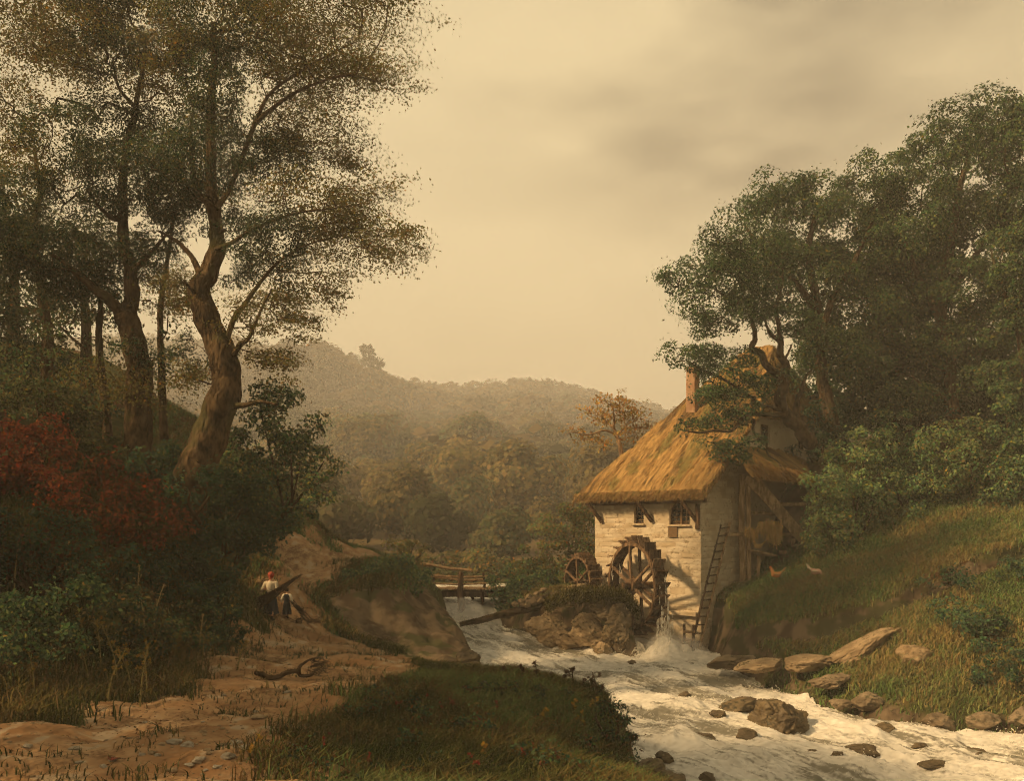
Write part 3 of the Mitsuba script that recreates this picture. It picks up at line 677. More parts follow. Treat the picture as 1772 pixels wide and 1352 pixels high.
sb('beam', W(1340, 872, 41.3), W(1412, 873, 41.9), 0.14, 0.14, up=(0, 0, 1), jit=0.01)
sb('beam', W(1222, 925, 39.3), W(1312, 925, 39.7), 0.13, 0.13, up=(0, 0, 1), jit=0.012, label='long crossbeam reaching out past the ladder')
sb('beam', W(1348, 925, 41.0), W(1424, 927, 41.6), 0.13, 0.13, up=(0, 0, 1), jit=0.012)
sb('beam', W(1350, 956, 41.2), W(1398, 957, 41.4), 0.14, 0.14, up=(0, 0, 1), jit=0.01)
sb('shelf', W(1301, 953, 39.5), W(1338, 962, 39.9), 0.5, 0.07, up=(0, 0, 1), label='crooked plank shelf on a thin post')
# split firewood heaped at the back of the lean-to
r = rng(77)
for i in range(26):
    px, py = r.uniform(1352, 1424), 0
    row_ = i % 4
    p = W(px, 918 - row_ * 9 + r.uniform(-2, 2), 42.3 + r.uniform(-0.2, 0.2))
    lg = sweep(np.array([p, p + [r.uniform(.1, .3), 0.5, r.normal(0, 0.03)]]), [0.10, 0.09], 7, 0.25, i)
    kk = add(name('firewood_log'), lg, 'm_wood', 40)
    lab(kk, 'split log in the firewood heap at the back of the lean-to', 'log', 'firewood logs under the lean-to')

# hanging straw bundle
def bundle(key, px0, px1, py, d, drop, seed, n=420):
    r = rng(seed)
    px = r.uniform(px0, px1, n)
    P = np.stack([W(p, py + r.normal(0, 3) + 4 * abs(p - (px0 + px1) / 2) / (px1 - px0) * 2, d + r.normal(0, 0.10)) for p in px])
    D = np.tile([0, -0.12, -1.0], (n, 1)) + np.stack([(px - (px0 + px1) / 2) / (px1 - px0) * 0.35, r.normal(0, .1, n), r.normal(0, 0.1, n)], 1)
    return straws(P, D, drop * (0.45 + 0.75 * np.exp(-((px - px0 - 0.62 * (px1 - px0)) / (0.25 * (px1 - px0))) ** 2)), 0.018, (0.72, 0.50, 0.21), seed, 0.10)
msh, col = bundle(None, 1312, 1352, 905, 39.9, 0.72, 81, 420)
k = add(name('hanging_straw_bundle'), msh, 'm_straw', color=col); lab(k, 'loose golden straw draped over the crossbeam of the lean-to', 'straw')
msh, col = bundle(None, 1288, 1310, 916, 39.4, 0.34, 82, 260)
k = add(name('straw_tuft'), msh, 'm_straw', color=col); lab(k, 'small tuft of straw stuck on the beam beside the corner post', 'straw')

# ---------------------------------------------------------------- ladder
LAD = name('wooden_ladder')
lab(LAD, 'long dark wooden ladder leaning on the shaded side wall of the mill', 'ladder')
b0, b1, t0, t1 = W(1196, 1120, 37.3), W(1211, 1120, 37.5), W(1247, 908, 39.2), W(1263, 905, 39.5)
add(LAD + '__rail', beam(b0, t0, 0.09, 0.07, jit=0.006, seed=1), 'm_wood_dark', 30)
add(LAD + '__rail', beam(b1, t1, 0.09, 0.07, jit=0.006, seed=2), 'm_wood', 30)
for i in range(15):
    t = 0.04 + i * 0.066
    add(LAD + '__rung', sweep(np.array([b0 + (t0 - b0) * t, b1 + (t1 - b1) * t]), 0.028, 7), 'm_wood_dark', 50)

# ---------------------------------------------------------------- water wheels
def wheel(root, C, axis, R, width, npad, phase, spokes=6):
    axis = unit(np.asarray(axis, float)); up = np.array([0, 0, 1.0]); side = unit(np.cross(up, axis))
    def pt(rad, a, w): return C + axis * w + rad * (math.sin(a) * side + math.cos(a) * up)
    rimr, pad = R * 0.87, R * 0.145
    def ringm(w0, r0, r1, th, wob):
        n = 56; v = []
        for k in range(n):
            a = 2 * np.pi * k / n
            j = 1 + 0.006 * math.sin(a * 7 + wob)
            v += [pt(r0 * j, a, w0), pt(r1 * j, a, w0), pt(r1 * j, a, w0 + th), pt(r0 * j, a, w0 + th)]
        f = []
        for k in range(n):
            a, b = 4 * k, 4 * ((k + 1) % n)
            for q in range(4):
                q2 = (q + 1) % 4
                f += [[a + q, b + q, b + q2], [a + q, b + q2, a + q2]]
        return np.array(v), np.array(f)
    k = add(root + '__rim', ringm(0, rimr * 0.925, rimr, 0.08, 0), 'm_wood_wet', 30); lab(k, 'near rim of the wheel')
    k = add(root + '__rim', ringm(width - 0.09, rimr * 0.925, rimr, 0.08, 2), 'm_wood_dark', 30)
    add(root + '__drum', ringm(0.085, rimr * 0.94, rimr * 0.965, width - 0.18, 1), 'm_wood_dark', 30)
    for i in range(npad):
        a = 2 * np.pi * (i + phase) / npad
        lean = a + 0.10
        p0, p1 = pt(rimr * 0.97, a, width / 2), pt(R, lean + 0.05, width / 2)
        v, f = beam(p0, p1, width * 1.04, 0.05, up=unit(np.cross(axis, p1 - p0)), jit=0.008, seed=i)
        add(root + '__paddle', (v, f), 'm_wood_dark' if i % 3 else 'm_wood_wet', 30)
    for w0 in (0.045, width - 0.045):
        for i in range(spokes):
            a = 2 * np.pi * (i + 0.02) / spokes + 0.04
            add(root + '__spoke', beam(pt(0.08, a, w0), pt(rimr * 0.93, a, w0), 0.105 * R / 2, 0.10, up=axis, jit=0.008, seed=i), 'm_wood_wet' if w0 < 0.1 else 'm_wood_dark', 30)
    add(root + '__axle', sweep(np.array([C - axis * 0.35, C + axis * (width + 0.75)]), 0.15 * R / 2, 12, 0.05), 'm_wood_dark', 40)
    add(root + '__hub', sweep(np.array([C - axis * 0.06, C + axis * 0.2]), 0.30 * R / 2, 12), 'm_wood_wet', 40)
AX = (0.90, 0.44, 0)
WC = W(1091, 1014, 38.4)
wk = name('water_wheel'); lab(wk, 'large wooden paddle wheel dripping water in front of the mill wall', 'water wheel')
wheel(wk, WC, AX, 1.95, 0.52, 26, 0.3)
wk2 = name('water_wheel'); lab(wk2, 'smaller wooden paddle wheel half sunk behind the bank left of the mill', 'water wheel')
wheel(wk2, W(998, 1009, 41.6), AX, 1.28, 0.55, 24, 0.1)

# small bench-like frame standing in the wheel pit
SL = name('sluice_frame'); lab(SL, 'low wooden sluice frame at the foot of the ladder in the wheel pit', 'sluice')
for i, (px, py) in enumerate(((1184, 1080), (1200, 1082))):
    add(SL + '__post', beam(W(px, 1130, 37.3), W(px, py, 37.3), 0.09, 0.09, up=(0, 1, 0)), 'm_wood_dark', 30)
for py in (1094, 1108):
    add(SL + '__rail', beam(W(1182, py, 37.25), W(1203, py, 37.25), 0.06, 0.09), 'm_wood', 30)
add(MILL + '__ledge', mmesh(beam([-2.1, -0.10, 0.02], [-0.1, -0.10, 0.02], 0.3, 0.16, jit=0.01)), 'm_wallstone_c', 30)
lab(MILL + '__ledge', 'stone ledge low on the front wall')
for i, (px, py, w_) in enumerate(((1160, 1052, .5),)):
    pass

# ---------------------------------------------------------------- footbridge
BR = name('footbridge')
lab(BR, 'rustic wooden footbridge with crooked rails above the small waterfall', 'bridge')
bd = 44.0
def wavy(p, q, r0, r1, seed, bend=0.05, n=9, mat='m_wood', part='rail', root=BR, label=None, bump=0.25):
    t = np.linspace(0, 1, n)[:, None]; r = rng(seed)
    pts_ = p + (q - p) * t + gaussian_filter(r.normal(0, bend, (n, 3)), (1, 0)) * 1.6
    k = add(root + '__' + part, sweep(spline(pts_, 3), np.linspace(r0, r1, (n - 1) * 3 + 1), 8, bump, seed), mat, 50)
    if label: lab(k, label)
    return k
for i, yo in enumerate((-0.55, 0.55)):
    add(BR + '__beam', beam(W(718, 1027, bd) + [0, yo, 0], W(872, 1028, bd) + [0, yo, 0], 0.22, 0.26, jit=0.02, seed=i), 'm_wood_dark', 30)
for i in range(20):
    x_ = W(718, 0, bd)[0] + i * 0.205
    z_ = W(0, 1018, bd)[2]
    add(BR + '__plank', beam([x_ - 0.0, bd - 0.82, z_ + 0.012 * math.sin(i * 2.1)], [x_ + 0.02, bd + 0.82, z_ + 0.012 * math.cos(i * 1.7)], 0.185, 0.06, seed=i, jit=0.004), 'm_wood', 30)
fz = bd - 0.78
wavy(W(720, 976, fz), W(822, 989, fz), 0.075, 0.06, 1, label='crooked top handrail')
wavy(W(716, 996, fz), W(862, 1001, fz), 0.055, 0.045, 2)
wavy(W(722, 1008, fz), W(858, 1011, fz), 0.045, 0.04, 3)
wavy(W(750, 1050, fz + .05), W(748, 999, fz + .05), 0.08, 0.06, 4, part='post', mat='m_wood_dark')
wavy(W(799, 1078, fz), W(797, 988, fz), 0.19, 0.12, 5, part='post', mat='m_wood_dark', label='thick middle post standing in the stream', bend=0.02)
wavy(W(833, 1042, fz + .05), W(841, 993, fz + .05), 0.065, 0.05, 6, part='post', mat='m_wood_dark', bend=0.06)
wavy(W(818, 1062, bd + .7), W(820, 1020, bd + .7), 0.07, 0.06, 7, part='post', mat='m_wood_dark')
wavy(W(753, 1060, bd + .7), W(753, 1020, bd + .7), 0.07, 0.06, 8, part='post', mat='m_wood_dark')
wavy(W(835, 1062, bd + .6), W(833, 1020, bd + .6), 0.06, 0.06, 9, part='post', mat='m_wood_dark')
wavy(W(720, 998, bd + .78), W(866, 1002, bd + .78), 0.05, 0.045, 10)
# fallen log over the water's edge
LG = name('fallen_log'); lab(LG, 'fallen tree trunk jutting from the bank over the water below the footbridge', 'log')
pts_ = spline(np.array([W(796, 1081, 40.6), W(830, 1074, 40.7), W(868, 1064, 40.8), W(910, 1054, 40.9), W(960, 1040, 41.1)]), 6)
add(LG + '__trunk', sweep(pts_, np.linspace(0.11, 0.20, len(pts_)), 10, 0.3, 4), 'm_bark', 50)
add(LG + '__cut_end', sweep(np.array([pts_[0] + unit(pts_[0] - pts_[1]) * 0.015, pts_[0]]), 0.10, 10), 'm_dead', 40)
# ---------------------------------------------------------------- foliage
def leaf_mesh(P, D, L, wr, col, seed, jit=0.22, hue=0.10, fold=0.0, warm=0.0, upb=0.6, N=None, nw=2.0):
    """Single leaves as small pointed blades: base P, direction D, length L; a colour for each leaf."""
    r = rng(seed); n = len(P)
    D = unit(D)
    nrm = unit(r.normal(size=(n, 3)) + np.array([0, 0, upb]) + (0 if N is None else nw * unit(N)))
    D = unit(D - nrm * (D * nrm).sum(1, keepdims=True) * 0.85)
    s = unit(np.cross(D, nrm))
    L = np.reshape(L, (-1, 1)) * r.uniform(0.65, 1.3, (n, 1))
    v = np.stack([P, P + D * L * 0.45 + s * L * wr, P + D * L, P + D * L * 0.45 - s * L * wr], 1).reshape(-1, 3)
    f = (np.array([[0, 1, 2], [0, 2, 3]])[None] + (np.arange(n) * 4)[:, None, None]).reshape(-1, 3)
    c = np.asarray(col, float)
    c = c if len(c) == n and c.ndim == 2 else c[r.integers(len(c), size=n)] if c.ndim == 2 else np.tile(c, (n, 1))
    c = c * r.uniform(1 - jit, 1 + jit, (n, 1)) * (1 + r.normal(0, hue, (n, 3)))
    if warm:
        wm = r.random(n) < warm
        c[wm] = c[wm] * [1.9, 1.25, 0.7]
    return (v, f), np.repeat(np.clip(c, 0.003, 0.95), 4, 0)

def clump_points(c, rad, n, r, per=46, flat=0.35, spray=0.42, out=None):
    """Leaves gathered in flattish sprays inside an ellipsoid; returns leaf bases, directions and spray centres."""
    if per < 0:                                              # rounded lobes: leaves on the outside of small balls
        m = max(4, int(n / -per))
        u = unit(r.normal(size=(m, 3)) + [0, -0.15, 0.15]) * (0.45 + 0.55 * r.random((m, 1)) ** 0.6)
        S = c + u * rad
        rl = float(np.mean(rad)) * np.clip(1.15 * m ** (-1 / 3), 0.2, 0.55) * r.uniform(0.7, 1.25, (m, 1))
        k = r.integers(m, size=n)
        outw = unit(u / 1.0)
        q = unit(r.normal(size=(n, 3)) * 0.9 + 0.55 * outw[k] + [0, 0, 0.30])
        N = unit(q + 0.45 * outw[k])
        P = S[k] + q * rl[k] * [1, 1, 0.72] * (0.72 + 0.36 * r.random((n, 1)))
        stray = r.random(n) < 0.10
        P[stray] += r.normal(0, 0.14, (stray.sum(), 3)) + outw[k][stray] * 0.12
        return P, unit(r.normal(0, 1, (n, 3)) + 0.5 * q + [0, 0, -0.4]), S, N
    m = max(3, int(n / per))
    u = unit(r.normal(size=(m, 3))) * (r.random((m, 1)) ** 0.42)
    S = c + u * rad
    k = r.integers(m, size=n)
    rs = spray * float(np.mean(rad)) ** 0.5
    o = r.normal(size=(n, 3)) * [rs, rs, rs * flat]
    outward = unit((S - c) / np.asarray(rad) + (0 if out is None else np.asarray(out)) + r.normal(0, .25, S.shape))
    t = r.random((n, 1)) ** 0.7
    o = o * 0.62 + outward[k] * [1, 1, 0.6] * (t * rs * 1.6)
    o[:, 2] -= (np.hypot(o[:, 0], o[:, 1]) ** 2) * 0.10
    D = unit(outward[k] * 0.9 + r.normal(0, 0.6, (n, 3)) + [0, 0, -0.15])
    N = unit(unit(o / [rs, rs, rs * 0.5]) * 0.6 + (S[k] - c) / np.asarray(rad) * 1.3)
    return S[k] + o, D, S, N

def grow(skel, targets, step, r, wig=0.12, tip=0.012, up=0.25):
    """Twigs from the limbs to every spray: skel is (points, radii); returns segments and radii."""
    P0, R0 = skel
    n0 = len(P0)
    cap = n0 + len(targets) * 14
    P = np.zeros((cap, 3)); par = np.full(cap, -1); P[:n0] = P0; n = n0
    order = np.argsort([np.min(np.sum((P0 - t) ** 2, 1)) for t in targets])
    for ti in order:
        t = targets[ti]
        d = np.linalg.norm(P[:n] - t, axis=1) + 0.35 * np.clip(P[:n, 2] - t[2] + 0.1, 0, None)
        j = int(np.argmin(d)); L = np.linalg.norm(t - P[j])
        k = int(min(13, max(1, math.ceil(L / step))))
        if n + k >= cap: break
        base = P[j].copy(); prev = j
        for q in range(1, k + 1):
            s = q / k
            p = base + (t - base) * s + np.array([0, 0, -up * L * s * (1 - s)])
            if q < k: p = p + r.normal(0, wig * min(L / k, 0.6), 3)
            P[n] = p; par[n] = prev; prev = n; n += 1
    P, par = P[:n], par[:n]
    area = np.zeros(n); kids = np.zeros(n, int)
    for i in range(n - 1, n0 - 1, -1):
        a = area[i] if kids[i] else tip ** 2.2
        area[i] = a
        if par[i] >= n0:
            area[par[i]] += a; kids[par[i]] += 1
    R = area ** (1 / 2.2)
    seg = np.arange(n0, n)
    pr = par[seg]
    lim = np.concatenate([R0, np.full(n - n0, 9.0)])
    ra = np.where(pr < n0, np.minimum(R[seg] * 1.2, lim[pr] * 0.8), np.minimum(R[pr], R[seg] * 1.35))
    return P[pr], P[seg], ra, R[seg]

def limb(pts, r0, r1, seed, sides=10, n=7, bump=0.22, pw=1.0):
    """pts: rows (px, py, distance). A crooked limb; returns mesh, its path and radii."""
    w = np.array([W(*p) for p in pts])
    s = spline(w, n); t = np.linspace(0, 1, len(s)) ** pw
    rad = r0 + (r1 - r0) * t
    r = rng(seed); s[1:-1] += gaussian_filter(r.normal(0, 0.16, s[1:-1].shape), (1.2, 0)) * min(r0, .35)
    return sweep(s, rad, sides, bump, seed, freq=2.5), s, rad

DK = [(0.034, 0.056, 0.036), (0.047, 0.073, 0.046), (0.062, 0.084, 0.050), (0.039, 0.063, 0.043)]
OL = [(0.098, 0.110, 0.052), (0.128, 0.126, 0.058), (0.078, 0.095, 0.048), (0.155, 0.132, 0.060)]
GRN = [(0.090, 0.135, 0.070), (0.130, 0.168, 0.084), (0.065, 0.104, 0.060), (0.185, 0.192, 0.090)]
DK = [(a * .90, b * 1.05, g) for a, b, g in DK]; GRN = [(a * .90, b * 1.06, g) for a, b, g in GRN]
RED = [(0.24, 0.060, 0.035), (0.18, 0.055, 0.030), (0.31, 0.095, 0.042), (0.11, 0.050, 0.026), (0.075, 0.062, 0.028)]
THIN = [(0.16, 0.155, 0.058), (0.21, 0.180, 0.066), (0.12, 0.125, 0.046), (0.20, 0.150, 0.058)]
AUT = [(0.17, 0.125, 0.05), (0.13, 0.105, 0.042), (0.21, 0.145, 0.055), (0.10, 0.092, 0.04)]

def tree(key, label, limbs, clumps, d0, col, seed, leaf=0.12, dens=1.0, cat_='tree', group=None, tip=0.012, dz=1.0, step=0.5, warm=0.04, per=46, wr=0.30, out=None, bark='m_bark', flat=0.35, spray=0.42, thin=None, lobes=0, hug=False):
    """limbs: list of (points, r0, r1); clumps: (px, py, rx, ry, amount[, distance]) read off the picture and given real depth."""
    r = rng(seed)
    root = name(key)
    lab(root, label, cat_, group)
    ms, SP, SR = [], [], []
    for i, (p, r0, r1) in enumerate(limbs):
        m, s, rad = limb(p, r0, r1, seed * 31 + i, sides=22 if r0 > 0.3 else 9)
        ms.append(m); SP.append(s); SR.append(rad)
    P, D, S, NN, CO = [], [], [], [], []
    base_col = np.asarray(col, float)
    for cl in clumps:
        px, py, rx, ry, am = cl[:5]
        d = cl[5] if len(cl) > 5 else d0
        d = d + r.normal(0, 0.9) * dz
        if hug:
            d = min(d, on_ground(px, py + ry * 0.6)[1] - 0.15)
        c = W(px, py, d); k = d / F
        rad = np.array([rx * k, min(max(rx, ry) * k * 1.15, 3.2) * min(1, dz), ry * k]) * 0.95
        area = rx * ry * np.pi
        apx = (leaf / k) ** 2 * wr * 0.9
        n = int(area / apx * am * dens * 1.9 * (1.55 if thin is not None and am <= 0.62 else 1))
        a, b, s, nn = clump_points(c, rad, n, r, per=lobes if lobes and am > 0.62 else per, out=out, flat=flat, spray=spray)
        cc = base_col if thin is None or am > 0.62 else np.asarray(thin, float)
        tone = r.uniform(0.75, 1.25)
        P.append(a); D.append(b); S.append(s); NN.append(nn); CO.append(cc[r.integers(len(cc), size=n)] * tone)
    P, D, S, NN, CO = np.vstack(P), np.vstack(D), np.vstack(S), np.vstack(NN), np.vstack(CO)
    if SP:
        A, B, ra, rb = grow((np.vstack(SP), np.concatenate(SR)), S, step, r, tip=tip)
        ms.append(frusta(A, B, ra, rb, 4))
        add(root + '__trunk', cat(ms), bark, True)
    msh, c = leaf_mesh(P, D, leaf, wr, CO, seed, warm=warm, N=NN, nw=3.0)
    add(root + '__crown', msh, 'm_leaf', color=c)
    return root, len(P)
NL = {}
# big leaning tree on the left bank
TA = [([(300, 960, 26), (318, 890, 26), (338, 825, 26), (348, 790, 26), (368, 745, 26), (384, 700, 26), (392, 650, 26), (386, 612, 26), (364, 565, 26), (346, 520, 26), (352, 480, 26), (372, 440, 26.1), (374, 400, 26.2), (372, 345, 26.3), (362, 260, 26.3), (368, 150, 26.2), (372, 40, 26.2)], 0.59, 0.07),
      ([(388, 608, 26), (400, 560, 25.8), (425, 525, 25.6), (450, 490, 25.4), (480, 455, 25.2), (540, 420, 25.2), (620, 400, 25.3)], 0.085, 0.012),
      ([(392, 640, 26), (412, 600, 25.6), (430, 585, 25.3), (448, 545, 25.1), (470, 500, 25)], 0.085, 0.02),
      ([(372, 430, 26), (400, 420, 25.5), (440, 395, 25.1), (500, 372, 25), (560, 362, 25), (640, 352, 25.2)], 0.065, 0.010),
      ([(348, 480, 26), (335, 450, 26.4), (310, 420, 26.8), (275, 400, 27)], 0.10, 0.03),
      ([(372, 390, 26), (360, 350, 26), (340, 330, 26.5), (330, 250, 26.8), (335, 180, 27)], 0.12, 0.03),
      ([(374, 360, 26), (400, 320, 26.2), (440, 215, 26.2), (470, 160, 26), (540, 110, 26), (620, 70, 26)], 0.085, 0.015),
      ([(440, 215, 26.2), (480, 180, 25.6), (530, 150, 25.4), (600, 130, 25.3), (650, 140, 25.3)], 0.06, 0.02),
      ([(384, 700, 26), (420, 702, 25.6), (450, 695, 25.3), (480, 700, 25.2)], 0.09, 0.03),
      ([(346, 520, 26), (330, 500, 25.6), (318, 485, 25.4)], 0.06, 0.02)]
CA = [(400, 40, 100, 55, .7), (350, 110, 65, 45, 1), (375, 145, 60, 30, 1), (450, 50, 100, 45, .6), (520, 60, 110, 50, .45), (600, 25, 110, 30, .38), (680, 15, 70, 20, .25), (560, 130, 90, 45, .38), (620, 105, 80, 35, .35), (650, 145, 55, 20, .25), (480, 140, 60, 45, .55), (700, 150, 26, 12, .2),
      (400, 240, 110, 45, 1), (350, 290, 120, 55, 1.1), (470, 290, 90, 55, .7), (560, 262, 70, 36, .4), (600, 285, 50, 18, .3), (520, 355, 95, 38, .55), (600, 335, 65, 20, .4), (660, 328, 55, 13, .3), (610, 380, 80, 24, .5), (680, 400, 48, 16, .35), (560, 410, 85, 38, .5), (640, 432, 75, 24, .4), (705, 432, 30, 11, .3),
      (470, 415, 85, 38, .95), (420, 400, 65, 30, .9), (310, 360, 60, 40, .7), (300, 500, 40, 45, .55), (470, 480, 80, 38, .8), (530, 475, 60, 28, .45), (565, 510, 40, 12, .3), (480, 530, 62, 28, .6), (420, 550, 45, 30, .5), (520, 560, 36, 14, .35), (500, 585, 30, 12, .3), (450, 620, 50, 24, .6), (485, 642, 30, 14, .4), (350, 615, 60, 30, .9), (325, 650, 45, 22, .6),
      (400, -70, 140, 60, .6), (560, -60, 110, 50, .4), (380, 200, 60, 30, .8), (480, 225, 60, 28, .5), (540, 205, 60, 22, .35)]
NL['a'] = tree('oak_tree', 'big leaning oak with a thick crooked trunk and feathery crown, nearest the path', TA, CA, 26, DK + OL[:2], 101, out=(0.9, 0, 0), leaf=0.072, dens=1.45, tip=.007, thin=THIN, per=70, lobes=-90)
# second big tree further left
TB = [([(240, 900, 27.5), (238, 830, 27.5), (235, 790, 27.5), (240, 720, 27.5), (241, 650, 27.5), (235, 600, 27.5), (222, 560, 27.5), (216, 542, 27.5)], 0.42, 0.30),
      ([(216, 548, 27.5), (228, 520, 27.5), (226, 470, 27.6), (215, 420, 27.7), (212, 350, 27.8), (218, 260, 27.8), (238, 180, 27.9), (250, 60, 28)], 0.24, 0.05),
      ([(218, 552, 27.5), (190, 520, 27.3), (165, 500, 27.2), (130, 470, 27.2), (90, 440, 27.3)], 0.19, 0.05),
      ([(214, 375, 27.8), (195, 378, 27.6), (176, 362, 27.5), (150, 330, 27.4)], 0.10, 0.03),
      ([(238, 190, 28), (205, 150, 28), (195, 100, 28)], 0.06, 0.02), ([(226, 470, 27.6), (260, 440, 27.5), (290, 400, 27.4)], 0.10, 0.03)]
CB = [(230, 50, 110, 60, .9), (130, 70, 80, 45, .55), (60, 90, 70, 45, .45), (40, 30, 70, 40, .45), (200, 100, 90, 40, .9), (110, 90, 50, 30, .6), (300, 60, 60, 60, .6), (200, 215, 85, 34, .9), (120, 235, 80, 38, .75), (60, 190, 60, 30, .4), (20, 250, 50, 40, .4), (270, 245, 80, 35, .9), (160, 270, 70, 25, .8),
      (240, 320, 110, 50, 1), (130, 340, 90, 36, .8), (45, 330, 60, 36, .7), (110, 440, 120, 55, 1.1), (200, 450, 80, 48, 1), (60, 475, 90, 48, .95), (260, 430, 55, 40, .7), (20, 420, 50, 40, .7), (160, 500, 60, 30, .8), (270, 500, 30, 40, .6), (250, 620, 55, 22, .7), (190, 655, 60, 22, .55), (245, 690, 60, 16, .5), (200, -70, 150, 60, .7), (60, -60, 100, 60, .5), (300, 350, 50, 50, .9), (80, 280, 60, 30, .5), (280, 150, 50, 40, .5), (-40, 150, 60, 60, .6), (-60, 350, 70, 80, .8), (170, 10, 60, 40, .6)]
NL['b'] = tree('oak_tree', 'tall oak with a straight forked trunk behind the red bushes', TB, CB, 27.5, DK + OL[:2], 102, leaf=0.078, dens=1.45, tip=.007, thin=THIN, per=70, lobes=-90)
# three slim trees between and behind them
slim = [('slim young tree with a thin dark trunk left of the forked oak', [([(192, 800, 29.5), (187, 740, 29.5), (178, 660, 29.5), (172, 590, 29.5), (174, 540, 29.5), (165, 470, 29.5)], 0.17, 0.06)], [(150, 575, 60, 26, .5), (120, 600, 45, 22, .4), (190, 690, 45, 16, .4), (160, 520, 60, 30, .5), (140, 640, 50, 25, .5)], 29.5),
        ('slim pale trunked tree at the far left edge behind the red bushes', [([(85, 720, 32), (82, 640, 32), (82, 560, 32), (72, 500, 32), (60, 400, 32), (72, 330, 32), (60, 260, 32)], 0.22, 0.06), ([(155, 640, 32), (150, 610, 32), (130, 590, 32), (100, 560, 32)], .08, .03)], [(60, 600, 60, 28, .5), (30, 640, 60, 30, .6), (120, 650, 60, 30, .5), (70, 560, 60, 22, .35), (20, 540, 40, 30, .4), (90, 690, 70, 26, .6), (30, 690, 60, 30, .8)], 32),
        ('slim grey tree standing between the two big oaks', [([(285, 760, 31), (281, 690, 31), (279, 610, 31), (277, 540, 31), (290, 450, 31), (300, 380, 31)], 0.15, 0.05)], [(290, 560, 30, 20, .3), (300, 520, 36, 26, .4), (270, 650, 40, 16, .35)], 31)]
for i, (lb, li, cl, d) in enumerate(slim):
    tree('slim_tree', lb, li, cl, d, GRN + OL, 110 + i, leaf=0.13)

# right bank: the crooked tree in front of the gable
def z6(*p): return [(1120 + x * 0.1923, 560 + y * 0.1923, d) for x, y, d in p]
TC = [(z6((1480, 1080, 39.2), (1400, 980, 39), (1340, 910, 38.8), (1280, 850, 38.6), (1225, 770, 38.5), (1205, 690, 38.4), (1215, 590, 38.3), (1225, 480, 38.3)), 0.30, 0.20),
      (z6((1225, 490, 38.3), (1150, 440, 38.2), (1070, 370, 38), (1030, 285, 37.9), (945, 225, 37.8), (968, 140, 37.7), (962, 60, 37.6), (930, -60, 37.6), (900, -170, 37.6), (800, -260, 37.6)), 0.17, 0.05),
      (z6((1225, 490, 38.3), (1250, 370, 38.4), (1200, 290, 38.4), (1200, 160, 38.5), (1185, 20, 38.5), (1150, -130, 38.5), (1200, -280, 38.6)), 0.18, 0.06),
      (z6((1195, 160, 38.5), (1130, 110, 38.3), (1085, 50, 38.2), (1060, -40, 38.2)), 0.10, 0.04),
      (z6((1340, 900, 38.8), (1335, 800, 38.7), (1350, 700, 38.7), (1390, 590, 38.8), (1425, 480, 38.9), (1480, 425, 39)), 0.15, 0.05),
      (z6((1215, 790, 38.5), (1170, 770, 38.2), (1110, 745, 38), (1030, 735, 37.9), (960, 700, 37.8)), 0.10, 0.03),
      (z6((1240, 820, 38.5), (1160, 825, 38), (1050, 815, 37.6), (950, 815, 37.4), (860, 850, 37.3), (760, 965, 37.2), (620, 960, 37), (470, 985, 36.9), (350, 960, 36.8)), 0.11, 0.03),
      (z6((960, 860, 37.4), (960, 980, 37.3), (1060, 1050, 37.3), (1085, 1170, 37.3), (1170, 1240, 37.3), (1210, 1290, 37.3)), 0.06, 0.02),
      (z6((1030, 735, 37.9), (900, 640, 37.8), (780, 560, 37.7), (650, 480, 37.6), (520, 430, 37.5), (350, 330, 37.4)), 0.07, 0.03),
      (z6((1250, 300, 38.4), (1280, 240, 38.5), (1300, 190, 38.6)), 0.05, 0.03)]
CC = [(1172, 612, 40, 16, .8), (1215, 622, 42, 22, .9), (1265, 625, 45, 22, .8), (1255, 655, 55, 24, .75), (1300, 650, 30, 22, .5), (1235, 690, 42, 20, .7), (1275, 700, 45, 26, .85), (1205, 742, 45, 13, .7), (1255, 722, 45, 18, .7), (1300, 735, 30, 12, .5), (1240, 775, 40, 12, .6), (1280, 775, 40, 20, .9), (1330, 668, 34, 14, .8), (1360, 660, 30, 14, .7),
      (1160, 490, 34, 15, .7), (1195, 475, 55, 24, .8), (1230, 445, 60, 26, .7), (1250, 490, 70, 30, .95), (1230, 530, 60, 24, .8), (1215, 562, 50, 16, .7), (1270, 555, 55, 22, .9), (1310, 520, 70, 32, 1), (1265, 400, 55, 24, .5), (1300, 440, 80, 34, .9), (1310, 540, 50, 20, .6), (1365, 560, 45, 26, .8), (1285, 370, 50, 18, .4)]
NL['c'] = tree('crooked_tree', 'twisted dark tree leaning over the mill roof with boughs reaching to the chimney', TC, CC, 37.6, DK[1:3] + GRN[:2], 120, leaf=0.11, dens=1.7, per=-110, out=(-0.6, 0, 0.1))
